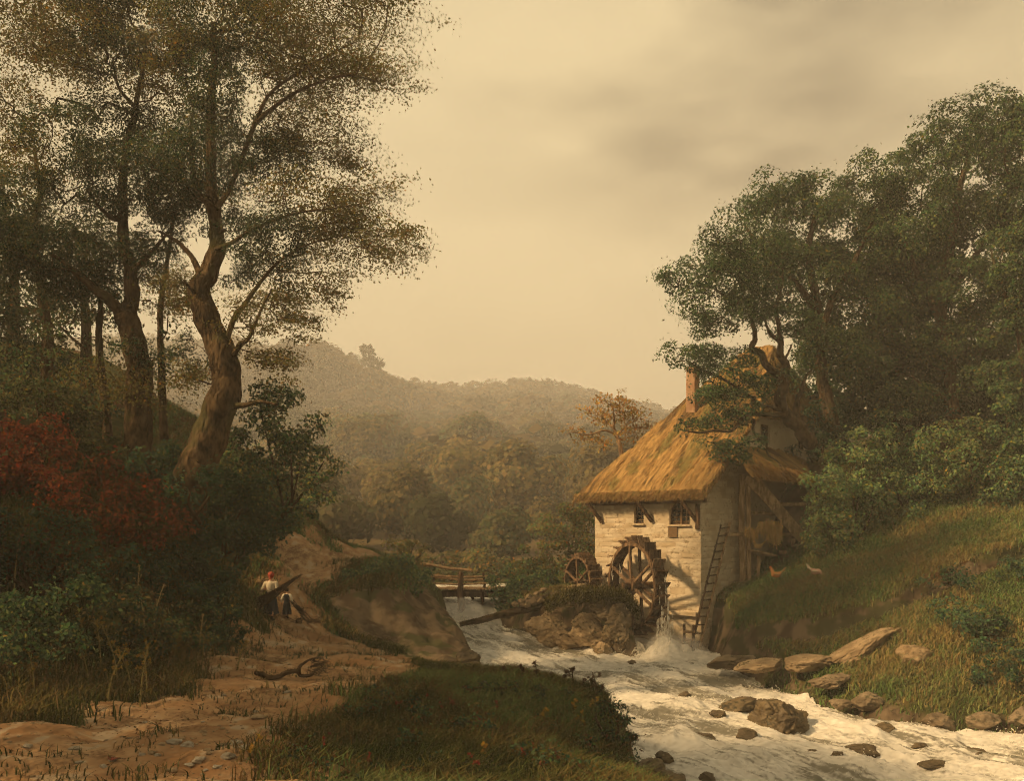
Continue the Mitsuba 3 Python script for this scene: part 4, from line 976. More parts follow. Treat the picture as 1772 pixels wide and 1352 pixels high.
# big trees behind the right bank
big = [('broad dark tree with a bare leaning trunk right of the gable', [([(1448, 760, 42), (1432, 700, 42), (1424, 655, 42), (1418, 590, 42), (1412, 520, 42), (1400, 440, 42.2), (1410, 370, 42.4)], 0.34, 0.10), ([(1418, 590, 42), (1440, 520, 41.6), (1480, 450, 41.4), (1510, 380, 41.4)], 0.18, 0.06), ([(1414, 540, 42), (1370, 480, 41.6), (1320, 430, 41.4), (1290, 390, 41.4)], 0.16, 0.05)],
        [(1350, 335, 62, 30, .8), (1300, 365, 60, 26, .75), (1420, 345, 70, 34, .9), (1500, 345, 70, 40, .9), (1400, 405, 100, 46, 1.1), (1330, 460, 80, 46, 1), (1400, 490, 90, 56, 1.1), (1500, 450, 90, 56, 1.1), (1480, 550, 90, 56, 1.1), (1390, 590, 46, 40, .9), (1450, 620, 60, 50, 1.1), (1490, 640, 50, 50, 1.1), (1410, 640, 30, 40, .7), (1540, 300, 45, 26, .6), (1500, 290, 40, 18, .45)], 42.5),
       ('tallest dark tree with a reddish trunk rising from the shrubs on the right', [([(1652, 780, 43), (1650, 725, 43), (1644, 650, 43), (1638, 590, 43), (1630, 540, 43), (1640, 450, 43), (1660, 340, 43), (1680, 250, 43)], 0.36, 0.10), ([(1646, 700, 43), (1620, 680, 42.6), (1598, 668, 42.4), (1578, 650, 42.2)], 0.10, 0.04), ([(1632, 560, 43), (1590, 480, 42.5), (1560, 400, 42.5)], 0.18, 0.06), ([(1636, 520, 43), (1690, 440, 42.5), (1740, 360, 42.5)], 0.18, 0.06)],
        [(1680, 215, 85, 34, .95), (1635, 250, 50, 30, .9), (1730, 210, 50, 30, .9), (1600, 265, 40, 22, .55), (1595, 310, 80, 40, 1), (1690, 300, 90, 56, 1.1), (1580, 400, 90, 66, 1.1), (1680, 400, 90, 70, 1.2), (1570, 510, 80, 60, 1.1), (1660, 510, 90, 60, 1.2), (1620, 600, 60, 36, .8), (1580, 620, 60, 36, .9), (1680, 590, 60, 40, .9), (1560, 690, 60, 30, .9)], 43),
       ('dark tree with a ruddy trunk cut by the right edge of the view', [([(1790, 760, 41), (1782, 660, 41), (1772, 590, 41), (1762, 545, 41), (1775, 450, 41), (1790, 330, 41)], 0.32, 0.10), ([(1766, 560, 41), (1735, 500, 40.6), (1715, 440, 40.5)], 0.14, 0.05)],
        [(1770, 260, 70, 50, 1), (1765, 360, 60, 60, 1.1), (1740, 450, 60, 60, 1.1), (1770, 520, 60, 50, 1), (1735, 570, 50, 36, .9), (1840, 400, 90, 120, 1), (1720, 660, 50, 40, .9), (1760, 670, 40, 40, .9), (1820, 200, 80, 50, .9), (1840, 580, 70, 70, 1), (1765, 190, 30, 22, .6)], 41),
       ('dense dark tree filling the gap behind the reddish trunk', [([(1540, 760, 48), (1545, 640, 48), (1550, 500, 48), (1545, 400, 48)], 0.35, 0.1)], [(1530, 580, 110, 90, 1), (1640, 620, 100, 90, 1), (1500, 690, 90, 60, 1.1), (1610, 700, 90, 60, 1), (1720, 640, 90, 90, 1), (1460, 700, 60, 50, 1.1), (1560, 450, 120, 90, .8), (1690, 700, 90, 50, 1)], 48)]
for i, (lb, li, cl, d) in enumerate(big):
    NL[f'r{i}'] = tree('broad_tree', lb, li, cl, d, DK[1:3] + GRN if i < 3 else DK, 130 + i, leaf=0.14 if i < 3 else 0.24, dens=1.75 if i < 3 else 2.2, per=-130 if i < 3 else 90)

# wood on the left slope, seen between the oak trunks
for i, (lb, li, cl, d) in enumerate([
    ('leafy tree on the left slope glimpsed behind the far left trunk', [([(20, 640, 40), (25, 500, 40), (20, 380, 40)], .3, .1)], [(20, 420, 90, 60, .8), (-40, 500, 80, 60, .9), (60, 520, 60, 36, .6), (0, 330, 80, 50, .8)], 40),
    ('leafy tree on the left slope glimpsed between the oak trunks', [([(150, 700, 42), (150, 560, 42), (140, 460, 42)], .3, .1)], [(150, 500, 80, 46, .7), (100, 560, 60, 30, .6), (210, 540, 40, 30, .5), (120, 420, 80, 50, .7), (150, 690, 60, 30, .8)], 42),
    ]):
    tree('slope_tree', lb, li, cl, d, DK + OL, 150 + i, leaf=0.16, dens=1.2, per=70)
for i, (x, y, zc, rr_) in enumerate([(-13.5, 12.5, 11.5, 3.4), (-17, 17, 10.5, 4.2), (-22, 33, 13.5, 4.5), (-21.5, 37.5, 10, 3.6), (-13.2, 10.8, 6.8, 3.0)]):  # trees past the left edge, added to throw shade on path and mound
    r = rng(160 + i); root = name('woodland_tree'); lab(root, 'tree added outside the left edge of the view to shade the ground', 'tree', 'trees added outside the view for shade')
    zg = float(ground(x, y)) if x > -33 else 2.0
    P, D, S, NN = clump_points(np.array([x, y, zc]), np.array([rr_, rr_, rr_ * .62]), 14000 if rr_ > 3.1 else 7000, r, per=90)
    sk = spline(np.array([[x + .3, y, zg - .3], [x, y + .2, (zg + zc) / 2], [x, y, zc]]), 6); sr = np.linspace(.35, .12, len(sk))
    A, B, ra, rb = grow((sk, sr), S, .8, r, tip=.014)
    add(root + '__trunk', cat([sweep(sk, sr, 9, .2, i), frusta(A, B, ra, rb, 4)]), 'm_bark', True)
    msh, c = leaf_mesh(P, D, .19, .32, DK + OL, 170 + i, N=NN); add(root + '__crown', msh, 'm_leaf', color=c)

# small autumn tree behind the roof
TD = [([(1076, 800, 46), (1073, 775, 46), (1066, 752, 46), (1058, 735, 46)], 0.12, 0.07), ([(1066, 752, 46), (1045, 745, 45.8), (1020, 752, 45.6), (990, 748, 45.5)], 0.06, 0.02), ([(1062, 745, 46), (1062, 715, 46), (1055, 690, 46)], 0.06, 0.02), ([(1068, 755, 46), (1085, 735, 46.2), (1100, 728, 46.3)], 0.06, 0.02), ([(1060, 740, 46), (1040, 720, 46), (1030, 712, 46)], 0.05, 0.02)]
CD = [(1060, 690, 24, 16, .30), (1035, 715, 30, 14, .28), (1085, 710, 28, 16, .32), (1062, 722, 34, 16, .25), (1000, 752, 26, 9, .35), (1020, 762, 26, 8, .25), (1105, 740, 24, 16, .38), (1090, 755, 24, 10, .3), (1045, 768, 26, 7, .22)]
tree('autumn_tree', 'small bare autumn tree with sparse orange leaves behind the thatched roof', TD, CD, 46, [(0.48, 0.30, 0.09), (0.40, 0.26, 0.08), (0.30, 0.21, 0.075)], 140, leaf=0.14, dens=2.6, bark='m_wood', dz=.5, step=.35, per=16)

# ---------------------------------------------------------------- shrubs
def shrub(label, clumps, d, col, seed, leaf=0.11, dens=1.45, group=None, key='shrub', warm=.05, dz=.6, **kw):
    r = rng(seed)
    x0 = np.mean([c[0] for c in clumps]); yb = max(c[1] + c[3] * 0.8 for c in clumps)
    b = W(x0, yb, d + .2)
    stems = []
    for c in clumps[:6]:
        stems.append(([(x0 + r.normal(0, 6), yb + 6, d + .2), ((x0 + c[0]) / 2 + r.normal(0, 8), (yb + c[1]) / 2, d + .1), (c[0], c[1], d)], 0.05, 0.018))
    return tree(key, label, stems, clumps, d, col, seed, leaf=leaf, dens=dens, cat_='bush', group=group, dz=dz, warm=warm, per=-100, hug=d < 36, tip=0.006, step=.4, bark='m_twig', **kw)
SH = [
    ('red leaved bush at the far left edge, brightest red', [(50, 760, 60, 40, .9), (20, 810, 60, 40, .9), (80, 790, 50, 34, .8), (60, 850, 70, 36, .8), (-30, 800, 50, 60, .8), (30, 740, 26, 20, .5)], 23.5, RED[:4], .11),
    ('rusty red bush left of the path below the forked oak', [(190, 830, 60, 34, .7), (230, 870, 70, 40, .8), (170, 880, 60, 36, .8), (270, 910, 50, 40, .7), (130, 900, 50, 34, .6), (165, 800, 26, 16, .5), (230, 935, 60, 26, .6), (120, 850, 40, 30, .6)], 23.0, RED, .11),
    ('dark bush in front of the foot of the leaning oak', [(330, 850, 44, 30, 1), (380, 840, 40, 30, 1), (300, 880, 40, 26, 1)], 24.6, DK, .11),
    ('dark bush under the leaning oak at the bend of the path', [(420, 880, 60, 50, 1.1), (370, 860, 60, 50, 1), (460, 910, 50, 40, 1.1), (400, 930, 60, 36, 1.1), (340, 920, 50, 40, 1), (310, 850, 40, 40, .9)], 27.5, DK, .12),
    ('tall sunlit green bush on the right of the leaning oak', [(450, 705, 70, 34, .55), (500, 745, 62, 44, .8), (440, 790, 60, 56, 1), (520, 800, 56, 50, .9), (560, 800, 22, 36, .5), (500, 860, 56, 46, 1), (545, 850, 30, 30, .6), (420, 840, 50, 40, 1), (470, 690, 50, 24, .5), (520, 885, 30, 20, .6)], 29.5, DK + GRN + OL, .12),
    ('dark bush between the trunks of the two big oaks', [(280, 820, 50, 40, .9), (320, 840, 40, 30, .9), (250, 800, 40, 26, .8), (300, 790, 30, 20, .5)], 27, DK, .12),
    ('blue green bush behind the red bushes', [(120, 740, 60, 34, .9), (160, 780, 50, 34, .8), (90, 700, 50, 26, .6), (60, 690, 50, 26, .6), (130, 800, 50, 30, .8), (200, 800, 30, 20, .6)], 26, [(0.035, 0.042, 0.020), (0.05, 0.055, 0.026)], .12),
    ('dark undergrowth bush below the rusty red bush', [(300, 985, 50, 40, .9), (340, 960, 40, 30, .9), (250, 990, 60, 34, .9), (300, 1030, 50, 30, .8), (350, 1000, 26, 26, .7)], 24.5, DK, .11),
    ('mixed dark bush at the left edge below the bright red bush', [(40, 920, 70, 50, 1), (110, 950, 60, 50, 1), (30, 990, 60, 44, 1), (-40, 950, 60, 60, 1), (180, 970, 50, 40, .9)], 20.5, DK + [(0.07, 0.035, 0.02)], .10),
    ('green weedy bush in the lower left undergrowth', [(60, 1060, 70, 44, .9), (130, 1040, 50, 40, .9), (20, 1110, 60, 36, .8), (110, 1100, 60, 30, .8), (-50, 1080, 50, 50, .9)], 18.2, DK + GRN, .09),
    ('leafy green bush at the edge of the path left of the walkers', [(330, 1075, 44, 30, .8), (370, 1090, 36, 26, .8), (290, 1100, 50, 28, .8), (330, 1115, 40, 18, .7), (390, 1060, 20, 18, .5)], 23.2, DK + GRN + OL, .09),
    ('olive bush in the middle of the left undergrowth', [(220, 1060, 50, 40, .9), (180, 1090, 50, 34, .8), (250, 1110, 44, 28, .8), (200, 1030, 40, 26, .7), (230, 1135, 50, 20, .6)], 20.8, DK + OL, .09),
    ('low dark bush beside the path below the walkers', [(380, 1105, 40, 18, .8), (415, 1100, 20, 16, .7), (350, 1125, 40, 14, .7)], 25, DK, .09),
    ('bush capping the earth cliff left of the footbridge', [(640, 1005, 50, 24, 1), (690, 1010, 44, 28, 1), (600, 1030, 46, 20, .9), (570, 1050, 30, 16, .8), (700, 985, 40, 20, .8), (650, 985, 30, 14, .7), (725, 1010, 24, 26, .8), (640, 1045, 40, 14, .8), (560, 1030, 20, 12, .6)], 38, DK + GRN, .11),
    ('light yellow green bush leaning out above the left end of the footbridge', [(690, 950, 34, 14, .45), (720, 938, 26, 10, .4), (705, 970, 34, 16, .6), (735, 955, 16, 10, .35), (675, 970, 24, 12, .5)], 40.5, OL + [(0.14, 0.12, 0.04)], .12),
    ('dark bush hugging the right end of the footbridge', [(870, 1015, 36, 20, 1), (905, 1000, 36, 24, .9), (880, 1040, 34, 14, .9), (935, 1010, 30, 22, .9), (855, 1030, 16, 12, .7)], 43, DK + GRN, .12),
    ('tall yellow green autumn bush behind the small water wheel', [(970, 900, 40, 26, .6), (1000, 880, 34, 30, .6), (940, 930, 40, 26, .6), (985, 940, 40, 30, .8), (920, 965, 40, 20, .7), (1010, 920, 26, 40, .7), (955, 975, 40, 20, .8), (900, 985, 26, 14, .6), (1010, 960, 26, 30, .8)], 46, OL + AUT[:2] + GRN[:2], .14),
    ('big sunlit green bush just right of the lean-to', [(1430, 840, 46, 36, .9), (1480, 800, 50, 36, .9), (1460, 880, 56, 40, 1), (1420, 900, 34, 40, .8), (1500, 770, 40, 26, .7), (1510, 850, 50, 44, 1), (1450, 930, 50, 26, .9), (1520, 910, 44, 30, .9)], 37.5, GRN + OL[:1], .13),
    ('rounded green bush in the middle of the right bank', [(1570, 790, 60, 36, .9), (1600, 840, 56, 44, 1), (1560, 870, 50, 40, 1), (1540, 740, 40, 30, .7), (1630, 890, 50, 30, .9), (1580, 910, 50, 24, .9)], 38.5, GRN + DK[:2], .13),
    ('pale tipped green bush in front of the reddish trunk', [(1640, 760, 50, 30, .8), (1690, 800, 56, 36, .9), (1640, 820, 46, 30, .9), (1700, 850, 56, 34, 1), (1690, 740, 40, 26, .7)], 37.8, GRN + OL[:2], .13),
    ('dense green bush at the right edge of the bank', [(1750, 760, 46, 40, .9), (1740, 830, 50, 44, 1), (1790, 800, 50, 60, 1), (1730, 890, 50, 28, .9), (1790, 890, 50, 36, 1), (1740, 700, 40, 30, .8)], 36.8, GRN + DK[:2], .13),
    ('dark bush on the shadowed slope left of the woman', [(390, 1000, 30, 30, .9), (372, 1045, 30, 30, .9), (410, 960, 34, 26, .9), (350, 1000, 36, 40, .9), (420, 925, 40, 24, .9), (400, 1070, 26, 24, .9), (330, 1040, 40, 30, .9)], 27.5, DK, .12),
    ('dark hazy bush upstream behind the footbridge', [(770, 985, 50, 24, 1), (830, 980, 50, 26, 1), (800, 1008, 60, 12, 1), (730, 990, 30, 24, 1)], 60, OL[:3] + AUT[:1], .22),
    ('dark leafy bush above the boulder on the right bank', [(1690, 1075, 56, 26, .8), (1640, 1055, 40, 18, .7), (1740, 1090, 40, 30, .8), (1700, 1110, 40, 16, .7)], 29, DK + GRN[:1], .11),
    ('dark weedy bush at the right edge just above the shore', [(1760, 1140, 50, 34, .8), (1720, 1160, 40, 22, .7), (1770, 1190, 40, 24, .7), (1680, 1165, 26, 12, .6)], 26.6, DK + GRN[:1], .10),
    ('low dark bush on the grassy slope near the right edge', [(1690, 1000, 60, 15, .8), (1750, 985, 40, 15, .7), (1630, 1015, 40, 12, .7)], 31.5, DK, .11),
    ('dark bush high on the right bank behind the pale tipped bush', [(1590, 715, 50, 30, 1), (1540, 700, 40, 30, 1), (1640, 700, 40, 26, 1), (1500, 720, 40, 30, 1)], 43.5, DK, .15),
    ('dark bush on the steep bank above the lean-to', [(1400, 790, 34, 26, 1), (1440, 770, 40, 30, 1), (1380, 830, 26, 24, .9), (1470, 740, 40, 26, 1), (1420, 830, 30, 30, .9), (1430, 720, 34, 24, .9)], 42.3, DK, .14),
]
for i, (lb, cl, d, colr, lf) in enumerate(SH):
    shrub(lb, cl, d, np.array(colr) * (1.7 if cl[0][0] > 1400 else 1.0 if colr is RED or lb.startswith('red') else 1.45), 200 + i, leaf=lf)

# ---------------------------------------------------------------- wooded hillside
def hill_tree(root, x, y, h, wid, col, seed, nl, labelled):
    r = rng(seed); z = float(hill_z(x, y)) if y > 58 else float(ground(x, y))
    base = np.array([x, y, z - 0.3])
    add(root + '__trunk', sweep(base + np.array([[0, 0, 0], [r.normal(0, .1), 0, h * 0.3], [r.normal(0, .25), 0, h * 0.7]]), [0.028 * h, 0.02 * h, 0.008 * h], 6), 'm_twig', 50)
    P, D, NN = [], [], []
    nb = int(r.integers(9, 15))
    for b in range(nb):
        u = unit(r.normal(size=3)); u[2] = u[2] * 0.8
        c = base + [0, 0, h * 0.62] + u * [wid * 0.34, wid * 0.34, h * 0.28]
        q = unit(r.normal(size=(nl // nb, 3)) + [0, 0, 0.35]) * (0.6 + 0.45 * r.random((nl // nb, 1)))
        P.append(c + q * [wid * 0.24, wid * 0.24, h * 0.15]); D.append(r.normal(0, 1, q.shape)); NN.append(q + u * 0.7)
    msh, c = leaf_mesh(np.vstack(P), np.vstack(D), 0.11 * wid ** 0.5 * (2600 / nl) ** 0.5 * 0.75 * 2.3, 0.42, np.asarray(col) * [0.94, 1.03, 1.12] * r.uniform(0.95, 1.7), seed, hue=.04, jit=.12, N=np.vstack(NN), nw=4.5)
    add(root + '__crown', msh, 'm_leaf', color=c)
r = rng(400)
HC = [AUT, OL + AUT[1:2], [(0.11, 0.09, 0.042), (0.09, 0.08, 0.038)], [(0.085, 0.085, 0.038), (0.07, 0.072, 0.032)], [(0.20, 0.14, 0.055), (0.15, 0.115, 0.048)]]
HN = ['russet autumn tree in the misty wood on the valley slope', 'olive tree in the misty wood on the valley slope', 'brownish tree in the misty wood on the valley slope', 'dull green tree in the misty wood on the valley slope', 'golden autumn tree in the misty wood on the valley slope']
placed = []
tries = 0
while len(placed) < 96 and tries < 9000:
    tries += 1
    y = 78 + 250 * r.random() ** 1.25
    px = r.uniform(470, 1180)
    x = (px - CX) / F * y
    sep = 5.0 + y * 0.028
    if any((x - a) ** 2 + (y - b) ** 2 < sep ** 2 for a, b in placed): continue
    if y < 95 and px > 985: continue
    placed.append((x, y))
    h = r.uniform(8.5, 13) * (0.75 if y < 100 else 1) * (1 + 0.35 * (y > 190)); k = int(r.integers(5))
    kind_ = ['russet autumn', 'olive green', 'brownish', 'dull green', 'golden autumn'][k]
    where = ['beside the leaning oak', 'above the brow of the path', 'above the earth cliff', 'above the footbridge', 'left of the autumn bush', 'above the autumn bush', 'behind the mill roof'][int(np.searchsorted([590, 670, 740, 840, 920, 1010], px))]
    how = ['at the foot of', 'low in', 'halfway up', 'high in'][int(np.searchsorted([112, 160, 225], y))]
    root = name('valley_tree'); lab(root, f"{'tall' if h > 11.5 else 'low' if h < 8.8 else 'round'} {kind_} tree {how} the wood {where}", 'tree', 'trees of the misty valley wood')
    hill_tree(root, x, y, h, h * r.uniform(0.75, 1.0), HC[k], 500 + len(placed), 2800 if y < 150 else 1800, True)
# lone tree on the skyline
root = name('skyline_tree'); lab(root, 'lone tufted tree standing up from the hazy skyline of the hills', 'tree')
SKY_D = 430.0; q = W(640, 655, SKY_D); zb = float(hill_z(q[0], SKY_D)) + 7; P, D = [], []
rr = rng(77)
KS = 1.7
add(root + '__trunk', sweep(np.array([[q[0], SKY_D, zb - 1], [q[0] + .4, SKY_D, zb + 4 * KS], [q[0] - .6, SKY_D, zb + 8.5 * KS]]), [0.8, 0.6, 0.3], 6), 'm_twig', 50)
for cx_, cz_, rx_, rz_ in ((0.6, 6.0, 2.8, 0.9), (-.4, 7.6, 1.6, 1.0), (-.9, 9.2, 1.5, .8), (1.6, 5.2, 2.2, .6)):
    u = unit(rr.normal(size=(160, 3))) * rr.random((160, 1)) ** .4
    P.append(np.array([q[0] + cx_ * KS, SKY_D, zb + cz_ * KS]) + u * [rx_ * KS, 3, rz_ * KS]); D.append(u)
msh, c = leaf_mesh(np.vstack(P), np.vstack(D), 1.5, .35, [(0.05, 0.055, 0.02)], 78); add(root + '__crown', msh, 'm_leaf', color=c)
# the far wood, one mass of crowns
r = rng(410); P, D, NN = [], [], []
cols = []
for i in range(2900):
    y = 150 + 520 * r.random() ** 0.75
    x = r.uniform(-0.62, 0.62) * y
    if any((x - a) ** 2 + (y - b) ** 2 < 36 for a, b in placed): continue
    z = float(hill_z(x, y)); h = r.uniform(9, 15) * (0.8 + y / 1500)
    u = unit(r.normal(size=(90, 3)) + [0, -.2, 0.5])
    P.append(np.array([x, y, z + h * .42]) + u * [h * .5, h * .5, h * .5] * (0.8 + .25 * r.random((90, 1)))); D.append(r.normal(0, 1, u.shape)); NN.append(u)
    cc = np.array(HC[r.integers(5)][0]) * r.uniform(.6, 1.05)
    cols.append(np.tile(cc, (90, 1)))
for sgn in (-1, 1):                                    # and down the sides of the valley, behind the near trees
    for i in range(260):
        y = r.uniform(60, 125); x = sgn * r.uniform(0.34 * y + (0 if sgn > 0 else -3), 0.75 * y)
        z = float(hill_z(x, y)); h = r.uniform(5, 8.5)
        u = unit(r.normal(size=(130, 3)) + [0, -.2, 0.5])
        P.append(np.array([x, y, z + h * .45]) + u * [h * .5, h * .5, h * .5] * (0.8 + .25 * r.random((130, 1)))); D.append(r.normal(0, 1, u.shape)); NN.append(u)
        cols.append(np.tile(np.array(HC[r.integers(1, 4)][0]) * r.uniform(.5, 1.0), (130, 1)))
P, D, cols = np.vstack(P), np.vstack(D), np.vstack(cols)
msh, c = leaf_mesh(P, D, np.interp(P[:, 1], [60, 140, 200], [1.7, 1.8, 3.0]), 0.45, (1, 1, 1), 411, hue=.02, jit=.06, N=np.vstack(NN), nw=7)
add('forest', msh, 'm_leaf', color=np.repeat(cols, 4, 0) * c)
lab('forest', 'distant hazy brown forest covering the hills', kind='stuff')
# ---------------------------------------------------------------- rocks
def put_rock(label, px, py, d, w, h, seed, mat='m_rock', dep=None, sink=0.3, tilt=0.0, group=None, key='boulder', sub=4, rough_=0.28):
    """A rock whose middle shows at (px, py): w, h in metres."""
    v, f = rock(seed, (w / 2, (dep or w * 0.8) / 2, h / 2), sub, rough_)
    if tilt:
        c, s = math.cos(tilt), math.sin(tilt)
        v = v @ np.array([[c, 0, s], [0, 1, 0], [-s, 0, c]])
    v[:, 2] -= h * (0.14 if px > 1440 else 0.05)
    k = add(name(key), (v + W(px, py, d), f), mat, 60)
    lab(k, label, 'rock', group)
    return k
put_rock('big dark wet boulder breaking the stream', 1338, 1248, 25.6, 1.75, 1.5, 1, 'm_rock_dark', 2.0, sub=5)
put_rock('flat dark shelf of rock just upstream of the big wet boulder', 1275, 1224, 27.6, 1.5, 0.6, 2, 'm_rock_dark', 1.2, tilt=0.2)
put_rock('pale rounded boulder standing on the grass of the right bank', 1588, 1132, 28.2, 1.20, 0.95, 3, 'm_rock')
put_rock('long slanting slab of pale rock coming out of the grassy bank', 1490, 1118, 29.4, 2.5, 0.62, 4, 'm_rock', 1.2, tilt=0.5, sub=5)
put_rock('lower slab of brown rock below the slanting pale slab', 1395, 1150, 29.8, 1.8, 0.6, 5, 'm_rock', 1.4, tilt=0.14)
put_rock('low ochre rock ledge at the foot of the grassy slope', 1315, 1150, 30.8, 1.6, 0.5, 6, 'm_rock', 1.4, tilt=0.1)
put_rock('round brown stone on the shore below the slanting slab', 1498, 1212, 26.8, 0.95, 0.62, 7, 'm_rock_mid')
put_rock('smaller brown stone left of the round shore stone', 1455, 1217, 27.0, 0.62, 0.42, 8, 'm_rock_mid')
put_rock('dark squat stone on the shore near the right edge', 1625, 1248, 25.5, 0.8, 0.55, 9, 'm_rock_mid')
put_rock('broad brown stone at the right edge of the shore', 1700, 1245, 25.1, 0.9, 0.5, 10, 'm_rock_mid')
put_rock('tall brown stone cut by the right edge of the view', 1772, 1238, 25, 0.95, 0.7, 11, 'm_rock_mid')
put_rock('sloping tan earth rock beside the slanting slab', 1440, 1178, 28.2, 1.3, 0.4, 12, 'm_rock_mid', 1.1, tilt=0.2)
put_rock('ochre ledge touching the foam at the end of the grassy slope', 1262, 1142, 32.6, 1.5, 0.5, 13, 'm_rock_mid', 1.2, tilt=0.2)
for i, (px, py, d, w, h, lb) in enumerate([(1185, 1213, 28.6, .62, .3, 'half drowned brown rock in mid stream above the grassy mound'), (1245, 1247, 26.3, .8, .34, 'slim dark rock washed by foam left of the big wet boulder'), (1215, 1282, 24.4, .95, .4, 'sloping brown rock under the fall of foam in mid stream'), (1290, 1290, 24.0, .8, .42, 'dark rock below the big wet boulder'), (1530, 1258, 25.0, .9, .34, 'flat grey rock in the water near the right shore'), (1590, 1292, 23.3, .55, .24, 'small flat rock in the lower right of the stream'), (1495, 1298, 23.2, 1.2, .32, 'long low rock in the lower stream'), (1450, 1316, 22.4, .5, .22, 'little dark rock at the lower middle of the stream'), (1405, 1306, 22.7, .5, .2, 'little grey rock left of the long low rock'), (1620, 1325, 21.8, 1.0, .3, 'low dark rock at the bottom right of the stream'), (1150, 1322, 22.0, .6, .36, 'black rock in the water off the tip of the grassy mound'), (1225, 1350, 20.8, .55, .4, 'dark rock at the bottom edge of the stream'), (1165, 1352, 20.6, 1.0, .7, 'black rock pile at the foot of the grassy mound'), (1120, 1330, 21.3, 1.1, .9, 'dark broken rock under the overhanging tip of the mound'), (1095, 1160, 35.3, .5, .34, 'dark rock in the foam below the mossy outcrop'), (1690, 1300, 22.8, .9, .26, 'low brown rock in the water at the right')]):
    w, h = w * .72, h * .8
    v, f = rock(40 + i, (w / 2, w * .55, h / 2), 4, .3)
    p = W(px, py, d)
    wz_ = float(water_z(p[0], d)); p[2] = wz_ - h * 0.08 + (0.12 if 'mound' in lb else 0)
    k = add(name('stream_rock'), (v + p, f), 'm_rock_dark', 60); lab(k, lb, 'rock')
# rocky bank before the mill
put_rock('pale weathered rock face below the mill bank, on the left', 958, 1088, 38.9, 2.1, 1.4, 61, 'm_rock', 1.0, tilt=-0.3, sub=5, rough_=.42)
put_rock('broad pale rock face in the middle of the mill bank', 1020, 1086, 38.0, 1.7, 1.5, 62, 'm_rock', 1.1, tilt=-0.25, sub=5, rough_=.42)
put_rock('dark mossy overhanging rock at the tip of the mill bank', 1070, 1088, 37.3, 1.35, 1.9, 63, 'm_rock_dark', 1.0, sub=5, rough_=.45)
put_rock('small leaning rock at the water below the mill bank', 1044, 1122, 37.2, 1.0, .7, 64, 'm_rock', .8, tilt=-0.3, rough_=.4)
put_rock('low tan rock at the foot of the pale rock face', 985, 1112, 38.2, 1.1, .6, 69, 'm_rock', .8, tilt=-0.2, rough_=.4)
put_rock('mossy rock under the grass at the top of the mill bank', 1055, 1052, 37.6, 1.5, .9, 70, 'm_rock_dark', .9, tilt=-0.1, rough_=.4)
put_rock('tawny rock in the grass in front of the small water wheel', 1000, 1018, 39.9, 1.2, .4, 65, 'm_rock', .8)
put_rock('dark jagged rock standing out of the earth cliff above the water', 772, 1098, 36.4, 0.9, 1.5, 66, 'm_rock_dark', 1.2, tilt=0.4)
put_rock('dark knob of rock on the cliff under the footbridge', 742, 1062, 38.6, 0.8, 1.1, 67, 'm_rock_dark', 1.0, tilt=0.3)
put_rock('low dark rock at the foot of the earth cliff', 808, 1140, 32.4, 1.0, 0.9, 68, 'm_rock_dark', 1.0, tilt=0.4)
for i, (px, py) in enumerate(((890, 1046), (903, 1040), (915, 1034), (912, 1047), (928, 1028), (940, 1022), (935, 1040))):
    v, f = rock(80 + i, (.17, .2, .13), 3, .3)
    k = add(name('bank_stone'), (v + W(px, py, 40.7), f), 'm_rock', 60); lab(k, 'tan stone stacked along the fallen log', 'stone', 'stones along the fallen log')
r = rng(91)
for i in range(34):                                        # loose stones of the path
    if i < 16: px, py = [(280, 1290), (300, 1287), (326, 1292), (385, 1292), (410, 1288), (425, 1297), (360, 1300), (345, 1318), (330, 1330), (300, 1335), (375, 1330), (395, 1312), (445, 1246), (130, 1298), (46, 1296), (262, 1306)][i]
    else: px, py = r.uniform(20, 620), r.uniform(1190, 1340)
    x, d, _ = on_ground(px, py); s = r.uniform(.05, .12) * (1.0 if i < 16 else .6)
    v, f = rock(100 + i, (s, s * .8, s * .5), 3, .3)
    k = add(name('path_stone'), (v + [x, d, float(ground(x, d)) + s * .12], f), 'm_pebble' if i % 3 else 'm_rock', 60); lab(k, 'grey loose stone lying on the dirt path', 'stone', 'loose stones on the path')

